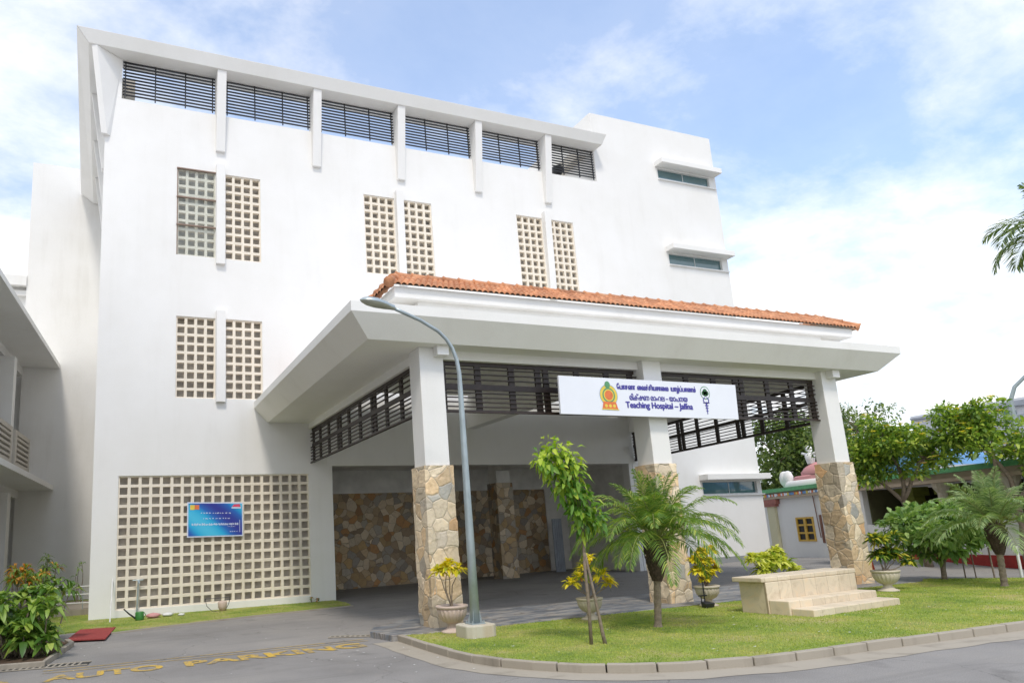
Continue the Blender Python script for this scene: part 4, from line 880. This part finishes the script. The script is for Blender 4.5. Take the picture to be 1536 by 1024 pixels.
# ------------------------------------------------------------------ SMALL THINGS
def single(name, mb, mat, label, cat, loc, group=None, **k): return tag(mb.build(name, mat, loc=loc, **k), label, cat, group)
m = MB(); m.prism([(-.28, -4.45), (.42, -4.75), (.62, -2.6), (-.1, -2.45)], .032, .05); single('red_mat', m, M['carpet'], 'red mat laid across the verge beside the left bush', 'mat', (.15, -3.5, .04))
def grate(loc, F, L, W, label):
    t = thing('drain_grate', loc, label, 'drain grate', 'drain grates'); m = MB(); m.tbox(F, 0, L, 0, .03, .004, .016); m.tbox(F, 0, L, W - .03, W, .004, .016)
    for i in range(int(L / .09)): m.tbox(F, i * .09, i * .09 + .03, .03, W - .03, .004, .014)
    m.build('bars', M['conc'], t); m = MB(); m.tbox(F, 0, L, 0, W, .001, .005); m.build('slot_shade', M['dark'], t)  # flat dark sheet paints the shade between the bars, no real depth
def GF(x0, y0, ang):
    c, s = math.cos(R_(ang)), math.sin(R_(ang)); return lambda x, y, z: (x0 + x * c - y * s, y0 + x * s + y * c, z + .002)
grate((-.6, -7.8, 0), GF(-.62, -7.88, -22) if False else GF(-1.3, -7.55, -9), 1.5, .36, 'slotted concrete drain grate beside the left soil bed')
grate((4.2, -8.0, 0), GF(4.0, -7.55, -30), .9, .2, 'narrow slotted drain grate at the tip of the lawn island')
m = MB(); m.tube([(.50, -1.1, .02), (.54, -.04, 1.0)], .014, 8); single('leaning_pole', m, M['whitepaint'], 'thin white pole leaning on the wall at the screen edge', 'pole', (.5, -1.1, .02))
m = MB(); m.tube([(1.13, -.06, .03), (1.16, -.06, .92)], .022, 8); m.tube([(1.02, -.07, .93), (1.28, -.07, .93)], .014, 6); m.tube([(1.16, -.07, .93), (1.18, -.09, .84)], .03, 8); single('standpipe', m, M['galv'], 'grey pipe with a cross bar standing in front of the screen', 'pipe', (1.13, -.06, .03))
wc = thing('watering_can', (1.16, -1.2, .03), 'green plastic watering can lying on the verge', 'watering can')
m = MB(); m.lathe([(.09, 0), (.10, .02), (.10, .18), (.085, .2)], (1.16, -1.2, .03), 16); m.build('body', M['green'], wc, smooth=True)
m = MB(); m.tube([(1.07, -1.2, .08), (.92, -1.22, .2), (.8, -1.25, .32)], [.022, .018, .014], 8); m.build('spout', M['black'], wc)
m = MB(); m.tube([(1.25, -1.2, .22), (1.3, -1.2, .15), (1.25, -1.2, .07)], .01, 6); m.build('handle', M['green'], wc)
for i, (x, y, s_, lab) in enumerate(((1.5, -.9, .12, 'crumpled pinkish bag next to the green watering can'), (1.85, -.75, .09, 'small white rag on the grass left of the tipped basket'), (2.15, -.9, .06, 'smallest white scrap on the verge left of the tipped basket'))):
    m = MB(); pr_ = []; n = 12; random.seed(i + 60)
    for j in range(6):
        ph = -math.pi / 2 + math.pi * j / 5
        for k in range(n): a = 2 * math.pi * k / n; r = s_ * random.uniform(.7, 1.2); pr_.append((x + 1.5 * r * math.cos(a) * math.cos(ph), y + r * math.sin(a) * math.cos(ph), .03 + s_ * .5 + s_ * .55 * math.sin(ph) * random.uniform(.8, 1.1)))
    m.add(pr_, [(j * n + k, j * n + (k + 1) % n, (j + 1) * n + (k + 1) % n, (j + 1) * n + k) for j in range(5) for k in range(n)]); single('litter_bag', m, [M['pink'], M['whitepaint'], M['whitepaint']][i], lab, 'litter', (x, y, .03), 'litter on the verge', smooth=True)
bk_ = thing('wire_basket', (3.1, -.5, .03), 'broken pot hanging in a thin wire stand before the white wall foot', 'basket')
m = MB(); m.tube([(2.78, -.5, .36), (3.42, -.5, .36)], .008, 6); m.tube([(2.78, -.5, .36), (2.82, -.5, .18), (2.95, -.5, .05), (3.1, -.5, .03), (3.3, -.5, .05), (3.38, -.5, .2), (3.42, -.5, .36)], .008, 6); m.build('wire', M['black'], bk_)
m = MB(); m.lathe([(.07, .0), (.11, .08), (.12, .2), (.1, .24)], (3.22, -.5, .04), 16); m.build('pot', M['urn'], bk_, smooth=True)
rl = thing('handrail', (-.3, 2.0, 0), 'low white triple handrail beside the corner of the white wall', 'handrail')
for z in (.34, .57, .78): m = MB(); m.tube([(-1.2, 2.0, z + .03), (-.02, 2.0, z)], .017, 8); m.build('rail', M['whitepaint'], rl)
for x in (-.62, -.2): m = MB(); m.tube([(x, 2.0, -.02), (x, 2.0, .82)], .012, 8); m.build('post', M['galv'], rl)
m = MB(); m.box(-1.4, -.01, 1.9, 6, -.02, .18); single('ramp_base', m, M['conc'], 'low concrete ramp base under the handrail', 'ramp', (-.7, 2.5, 0))
fl_ = thing('floodlight', (10.86, -9.3, .08), 'small black garden floodlight on a spike beside the pale urn', 'floodlight')
m = MB(); m.tube([(10.88, -9.25, .06), (10.88, -9.25, .55)], .012, 8); m.tube([(10.80, -9.25, .06), (10.80, -9.25, .3)], .01, 8); m.box(10.76, 10.92, -9.28, -9.22, .29, .31); m.build('spike', M['black'], fl_)
m = MB(); m.hexa([(10.72, -9.42, .09), (10.92, -9.42, .09), (10.9, -9.3, .1), (10.74, -9.3, .1), (10.70, -9.44, .17), (10.94, -9.44, .17), (10.9, -9.28, .2), (10.74, -9.28, .2)]); m.build('lamp_housing', M['black'], fl_, bev=.01)
rl2 = thing('roof_floodlight', (15.9, .6, 14.65), 'dark floodlight on a stub post behind the last roof louvre', 'floodlight')
m = MB(); m.lathe([(.05, 0), (.16, .12), (.24, .25), (.2, .4), (.05, .46)], (16.05, .6, 14.95), 14); m.build('lamp_housing', M['metalslat'], rl2, smooth=True); m = MB(); m.box(15.95, 16.1, .52, .68, 14.1, 15.0); m.build('post', M['cream'], rl2)
cn = thing('traffic_cone', (17.9, -7.6, .12), 'faded orange red cone behind the right urn', 'cone')
m = MB(); m.lathe([(.17, .03), (.15, .05), (.1, .35), (.05, .62), (.04, .64)], (17.9, -7.6, .1), 20); m.build('body', M['cone'], cn, smooth=True); m = MB(); m.box(17.7, 18.1, -7.8, -7.4, .09, .13); m.build('base', M['cone'], cn, bev=.01); m = MB(); m.lathe([(.047, .64), (.035, .72)], (17.9, -7.6, .1), 16); m.build('tip', M['whitepaint'], cn)
random.seed(77)
for i, (x, y, h, r, mt, lab) in enumerate(((19.15, -9.0, .8, .014, 'bark', 'thin brown stake nearest the small tree'), (19.28, -9.15, .8, .013, 'bark', 'second thin brown stake from the small tree'), (19.7, -9.3, .75, .018, 'bark', 'thicker brown stake just left of the white post'), (19.6, -9.9, .78, .03, 'whitepaint', 'short white post near the bluish palm'), )):
    m = MB(); m.tube([(x, y, .04), (x + random.uniform(-.03, .03), y, h)], r, 8); single('stake' if i < 3 else 'marker_post', m, M[mt], lab, 'post', (x, y, .05), 'posts at the far lawn edge')

# ------------------------------------------------------------------ LEFT SIDE WING
lwg = thing('side_wing', (-1.54, 9.7, 0), 'two storey white wing with flat overhanging slabs at the left edge', 'building')
def LF(u, v, z): return (-1.54 + u + .083 * v, 9.7 + v - .083 * u, z)
m = MB(); m.tbox(LF, -6, 0, -30, -.02, 8.82, 9.0); m.build('roof_slab', M['whiteb'], lwg, bev=.01)
m = MB(); m.tbox(LF, -6, -.04, -30, -.02, 4.09, 4.27); m.build('balcony_slab', M['whiteb'], lwg, bev=.01)
m = MB(); m.tbox(LF, -1.55, -1.3, -30, -.02, 8.5, 8.818); m.tbox(LF, -1.5, -1.2, -30, -.02, 3.8, 4.088); m.build('edge_beam', M['grime'], lwg)
m = MB(); m.tbox(LF, -3.6, -3.4, -30, -.02, -.3, 8.8); m.build('wall', M['grime'], lwg)
for v in (-3.0, -8, -13):
    m = MB(); m.tbox(LF, -1.5, -.98, v, v + .4, 4.27, 8.5); m.build('column', M['whiteb'], lwg, bev=.01); m = MB(); m.tbox(LF, -1.55, -.95, v, v + .45, -.2, 3.8); m.build('column', M['whiteb'], lwg, bev=.01)
for a, b in ((-2.55, -.05), (-7.5, -3.05), (-12.5, -8.05)):
    m = MB(); m.tbox(LF, -1.0, -.9, a, b, 4.27, 4.9); m.tbox(LF, -1.0, -.9, a, b, 5.85, 6.0); m.tbox(LF, -1.0, -.9, a, a + .25, 4.9, 5.85); m.tbox(LF, -1.0, -.9, b - .25, b, 4.9, 5.85)
    for k in range(5): m.tbox(LF, -1.02, -.88, a + .25, b - .25, 4.96 + k * .18, 5.04 + k * .18)
    m.build('balustrade', M['cream'], lwg)
m = MB(); m.tbox(LF, -3.4, -3.38, -5, -3.5, 5.2, 7.6); m.tbox(LF, -3.4, -3.38, -10, -8.5, 5.2, 7.6); m.build('window', M['teal'], lwg)

# ------------------------------------------------------------------ SHRINE ON THE RIGHT
dx_, dy_ = .28877974, .95739556
def TF(s, w_, z): return (24.2265 + dx_ * s + dy_ * w_, -5.2134 + dy_ * s - dx_ * w_, z)
sh_ = thing('shrine', TF(2, 0, 0), 'low white shrine building with painted frieze and green roof edge beyond the right column', 'building')
m = MB(); m.grid(2.45, 8.3, -.5, 2.5, 0, .2, [(5.18, 6.23, .76, 1.70)], F=TF); m.tbox(TF, 8.1, 8.3, .2, 5, -.5, 2.5); m.build('wall', M['white'], sh_)
m = MB(); m.tbox(TF, -9, 2.44, 0, .18, .36, 1.31); m.build('parapet', M['white'], sh_)
m = MB(); m.tbox(TF, -9, 2.44, -.02, .2, -.3, .36); m.tbox(TF, 2.46, 8.32, -.02, -.001, -.5, .02); m.build('red_base', M['red'], sh_)
m = MB(); m.tbox(TF, -9, 8.5, -.18, .3, 2.5, 2.60); m.tbox(TF, -9, 8.4, -.10, .3, 2.6, 2.76); m.build('eave_beam', plaster('painted_beam', (.50, .40, .30), dirt=(.3, .2, .14), amount=.8), sh_)
m = MB(); random.seed(5)
fk = ('orange', 'eblue', 'signwhite', 'gold'); fzm = MB(); fid = []
for i in range(60):
    s = 2.2 + i * .105; r = random.uniform(.04, .075); fid += [random.randrange(4)] * 8
    fzm.add([TF(s, -.195, 2.63)] + [TF(s + r * math.cos(a * .785), -.195 - .01 * (a % 2), 2.65 + r * math.sin(a * .785)) for a in range(9)], [(0, a, a + 1) for a in range(1, 9)])
fzo = fzm.build('painted_frieze', [M[k] for k in fk], sh_); fzo['kind'] = 'stuff'; fzo.data.polygons.foreach_set('material_index', fid)
m = MB(); m.tbox(TF, -9, 8.7, -.25, .4, 2.76, 2.80); m.tbox(TF, -9, 8.6, -.2, .4, 2.8, 2.92); m.build('green_edge', M['greenpaint'], sh_)
m = MB(); m.tbox(TF, -9, 8.5, .4, 5, 2.6, 2.85); m.build('roof', M['cream'], sh_)
m = MB(); m.tbox(TF, 7.35, 7.85, -.12, -.002, -.4, 2.2); pl_ = m.build('pilaster', plaster('cream_yellow', (.66, .62, .42), amount=.4), sh_); m = MB(); m.tbox(TF, 7.2, 8.0, -.17, -.002, 2.2, 2.3); m.tbox(TF, 7.1, 8.1, -.19, -.002, 2.3, 2.49); m.build('capital', plain('brick_red', (.36, .14, .11), .8), pl_)
m = MB(); m.tbox(TF, 5.18, 6.23, .02, .06, .76, 1.7); wf = m.build('window', M['dark'], sh_)
m = MB()
for s in (5.18, 5.50, 5.66, 5.74, 5.9, 6.17): pass
for a, b in ((5.18, 5.26), (5.64, 5.77), (6.15, 6.23)): m.tbox(TF, a, b, -.03, .02, .76, 1.7)
for z in (.76, 1.05, 1.36, 1.63): m.tbox(TF, 5.26, 5.64, -.025, .02, z, z + .07); m.tbox(TF, 5.77, 6.15, -.025, .02, z, z + .07)
m.build('window_frame', M['yframe'], wf)
m = MB(); m.tube([TF(4.95, -.05, 2.5), TF(4.85, -.05, .9)], .018, 6); m.tbox(TF, 4.7, 4.8, -.04, -.001, .7, 1.75); m.build('drainpipe', plain('rust_pipe', (.20, .09, .06), .7), sh_)
m = MB(); m.tbox(TF, -9, 2.4, 2.6, 2.7, 0, 2.5); m.tbox(TF, 2.40, 2.6, .2, 2.6, -.3, 2.5); m.build('porch_back', plain('porch_dim', (.10, .095, .045), .8, .3, 2), sh_)  # shade inside the porch is put into this dark wall colour
for s in (1.6, .0, -1.7, -3.6, -5.5):
    m = MB(); m.tbox(TF, s, s + .55, 1.2, 1.6, 0, 2.2); m.tbox(TF, s - .1, s + .65, 1.1, 1.7, 2.2, 2.5); m.build('porch_pillar', M['olive'], sh_)
for s in (-.75, -3.0, -5.2): m = MB(); m.lathe([(.16, 1.31), (.13, 1.4), (.13, 2.2), (.22, 2.35), (.25, 2.5)], tuple(TF(s, .1, 0)), 12); m.build('stone_pillar', M['footing'], sh_)
# roof sculpture
sc_ = thing('roof_sculpture', TF(6, .5, 2.9), 'pink and white stucco shrine sculpture with a small white figure on the roof', 'sculpture')
def loft(prof, c, n=20, sx=1, sy=1):
    m = MB(); vs = []
    for r, z in prof:
        for i in range(n): a = 6.28318 * i / n; vs.append(TF(c[0] + r * sx * math.cos(a), c[1] + r * sy * math.sin(a), c[2] + z))
    m.add(vs, [(j * n + i, j * n + (i + 1) % n, (j + 1) * n + (i + 1) % n, (j + 1) * n + i) for j in range(len(prof) - 1) for i in range(n)] + [tuple(range((len(prof) - 1) * n, len(prof) * n))]); return m
loft([(1, 0), (1.02, .1), (.95, .22), (.9, .25)], (5.7, .5, 2.9), sx=1.35, sy=.6).build('base', M['white'], sc_, smooth=True)
loft([(.9, 0), (.92, .14), (.85, .2)], (5.5, .5, 3.12), sx=1.1, sy=.5).build('band', M['pink'], sc_, smooth=True)
loft([(.8, 0), (.82, .12), (.6, .3), (.35, .42), (.1, .48)], (5.2, .5, 3.32), sx=1.0, sy=.5).build('dome', M['pink'], sc_, smooth=True)
for s in (7.0, 6.75): loft([(.10, 0), (.3, .2), (.32, .42), (.22, .6), (.08, .66)], (s, .3, 2.95), n=12, sx=.8, sy=.5).build('scroll', M['white'], sc_, smooth=True)
loft([(.16, 0), (.2, .15), (.24, .32), (.15, .4), (.1, .45), (.15, .55), (.13, .66), (.03, .72)], (5.35, .4, 3.75), n=12, sy=.7).build('figure', M['white'], sc_, smooth=True)
m = MB(); m.tube([TF(4.95, .4, 4.18), TF(5.35, .4, 4.08), TF(5.8, .4, 4.22)], [.04, .07, .04], 8); m.build('figure_arms', M['white'], sc_, smooth=True)
cp_ = thing('roof_canopy', TF(.8, .8, 2.95), 'light blue canopy sheet on the shrine roof glimpsed through the flowering tree', 'canopy')
m = MB(); vs = []; n = 12
for i in range(n + 1):
    for w_ in (.2, 2.6): s = -.6 + 3.0 * i / n; vs.append(TF(s, w_, 3.05 + .62 * math.sin(math.pi * i / n)))
m.add(vs, [(2 * i, 2 * i + 2, 2 * i + 3, 2 * i + 1) for i in range(n)] + [tuple(2 * i for i in range(n + 1))]); m.build('sheet', M['tarp'], cp_, smooth=False)
for s in (-.55, 2.35): m = MB(); m.tube([TF(s, .22, 2.9), TF(s, .22, 3.1)], .03, 6); m.build('post', M['galv'], cp_)
# distant grey block
gb = thing('grey_building', (58, 6, 0), 'long pale grey building with a sloping roofline far right behind the trees', 'building')
def SB(a, b, z0, z1, dep=8, zb1=None, inset=0):
    zb1 = z1 if zb1 is None else zb1; ax, ay = a; bx, by = b; nx, ny = (by - ay), -(bx - ax); L = math.hypot(nx, ny); nx, ny = nx / L, ny / L
    if nx < 0: nx, ny = -nx, -ny
    return [(ax - nx * inset, ay - ny * inset, z0), (bx - nx * inset, by - ny * inset, z0), (bx + nx * dep, by + ny * dep, z0), (ax + nx * dep, ay + ny * dep, z0), (ax - nx * inset, ay - ny * inset, z1), (bx - nx * inset, by - ny * inset, zb1), (bx + nx * dep, by + ny * dep, zb1), (ax + nx * dep, ay + ny * dep, z1)]
a_, b_ = (52.0, 11.5), (55.5, 1.0)
m = MB(); m.hexa(SB(a_, b_, 0, 8.25, 10, 8.75)); m.build('wall', M['greyroof'], gb)
m = MB()
for z in (8.0, 7.1, 6.2): m.hexa(SB(a_, b_, z, z + .1, 0, z + .55, inset=.25))
m.build('ledge', M['sheet'], gb)
wd = MB()
for i in range(6): t0 = .35 + i * .1; q0 = (a_[0] + (b_[0] - a_[0]) * t0, a_[1] + (b_[1] - a_[1]) * t0); q1 = (a_[0] + (b_[0] - a_[0]) * (t0 + .055), a_[1] + (b_[1] - a_[1]) * (t0 + .055)); wd = MB(); wd.hexa(SB(q0, q1, 7.5, 7.75, 0, 7.75, inset=.05)); wd.build('window', M['teal'], gb)
# horizon belt of far trees so no bare edge shows
def farwood():
    global rng
    rng = np.random.default_rng(3); n = 9000; a = rng.uniform(R_(-40), R_(75), n); d = rng.uniform(85, 120, n); X = .4 + np.sin(a) * d; Y = -19.8 + np.cos(a) * d
    h = 5 + 2.0 * np.sin(a * 23) + 1.5 * np.sin(a * 57 + 2); Z = rng.random(n) ** .7 * h; P_ = np.stack([X, Y, Z], 1)
    v, f = leaves(P_, randdir(n), randdir(n), rng.uniform(.8, 1.6, n), rng.uniform(.5, 1., n)); tag(npmesh('far_trees', v, f, M['lv_treed'], loc=(30, 80, 0)), label='distant belt of dark trees along the horizon', kind='stuff')
farwood()

# ------------------------------------------------------------------ SKY AND LIGHT
w_ = bpy.data.worlds.new('World'); S.world = w_; w_.use_nodes = True; nt = w_.node_tree; nt.nodes.clear()
out = nt.nodes.new('ShaderNodeOutputWorld'); bg = nt.nodes.new('ShaderNodeBackground'); nt.links.new(bg.outputs[0], out.inputs[0]); bg.inputs[1].default_value = .15
SUN_EL, SUN_AZ = R_(58), R_(200)     # azimuth measured clockwise from +Y
sk = nt.nodes.new('ShaderNodeTexSky'); sk.sky_type = 'NISHITA'; sk.sun_disc = False; sk.sun_elevation = SUN_EL; sk.sun_rotation = SUN_AZ; sk.altitude = 0; sk.air_density = 1.0; sk.dust_density = .6; sk.ozone_density = 2.5
tc = nt.nodes.new('ShaderNodeTexCoord'); sx = nt.nodes.new('ShaderNodeSeparateXYZ'); nt.links.new(tc.outputs['Generated'], sx.inputs[0])
den = N(nt, 'ShaderNodeMath', operation='ADD'); nt.links.new(sx.outputs[2], den.inputs[0]); den.inputs[1].default_value = .22
dv = N(nt, 'ShaderNodeVectorMath', operation='DIVIDE'); cb = nt.nodes.new('ShaderNodeCombineXYZ')
for i in range(3): nt.links.new(den.outputs[0], cb.inputs[i])
nt.links.new(tc.outputs['Generated'], dv.inputs[0]); nt.links.new(cb.outputs[0], dv.inputs[1])
mp = N(nt, 'ShaderNodeMapping'); mp.inputs['Location'].default_value = (3.1, 1.7, 0); mp.inputs['Scale'].default_value = (1, 1, .25); nt.links.new(dv.outputs[0], mp.inputs[0])
n1 = noise(nt, mp.outputs[0], 1.5, 10, .56, .1); mp2 = N(nt, 'ShaderNodeMapping'); mp2.inputs['Rotation'].default_value = (0, 0, R_(-25)); mp2.inputs['Scale'].default_value = (1, 1.25, .3); nt.links.new(dv.outputs[0], mp2.inputs[0]); n2 = noise(nt, mp2.outputs[0], 3.4, 10, .62, .15)
ad = N(nt, 'ShaderNodeMath', operation='MULTIPLY_ADD'); nt.links.new(n2, ad.inputs[0]); ad.inputs[1].default_value = .62; nt.links.new(n1, ad.inputs[2])
def plus(a, b):
    k = N(nt, 'ShaderNodeMath', operation='ADD'); nt.links.new(a, k.inputs[0]); nt.links.new(b, k.inputs[1]); return k.outputs[0]
a2 = plus(plus(ad.outputs[0], mapr(nt, sx.outputs[2], .12, .60, .14, -.13)), mapr(nt, sx.outputs[0], -.35, .15, .20, 0))
cf = mapr(nt, a2, .60, .96, .24, 1.)
cc = ramp(nt, n2, [(.3, (.74, .78, .85)), (.5, (.90, .92, .94)), (.66, (1.0, .985, .955))])
cs = N(nt, 'ShaderNodeVectorMath', operation='SCALE'); nt.links.new(cc, cs.inputs[0]); cs.inputs['Scale'].default_value = 6.9
nt.links.new(mixc(nt, cf, mixc(nt, 1., sk.outputs[0], (1.45, 1.55, 1.60), 'MULTIPLY'), cs.outputs[0]), bg.inputs[0])
sun = bpy.data.lights.new('sun', 'SUN'); so = bpy.data.objects.new('sun', sun); COL.objects.link(so); sun.energy = 1.7; sun.angle = R_(9); sun.color = (1, .93, .83)
d = Vector((math.sin(SUN_AZ) * math.cos(SUN_EL), math.cos(SUN_AZ) * math.cos(SUN_EL), math.sin(SUN_EL))); so.rotation_euler = d.to_track_quat('Z', 'Y').to_euler(); so.location = (0, -30, 40)
S.view_settings.view_transform = 'Standard'; S.view_settings.look = 'None'; S.view_settings.exposure = .37; S.view_settings.gamma = 1
S.render.engine = 'CYCLES'; S.cycles.max_bounces = 8; S.cycles.use_denoising = True; S.cycles.transparent_max_bounces = 8
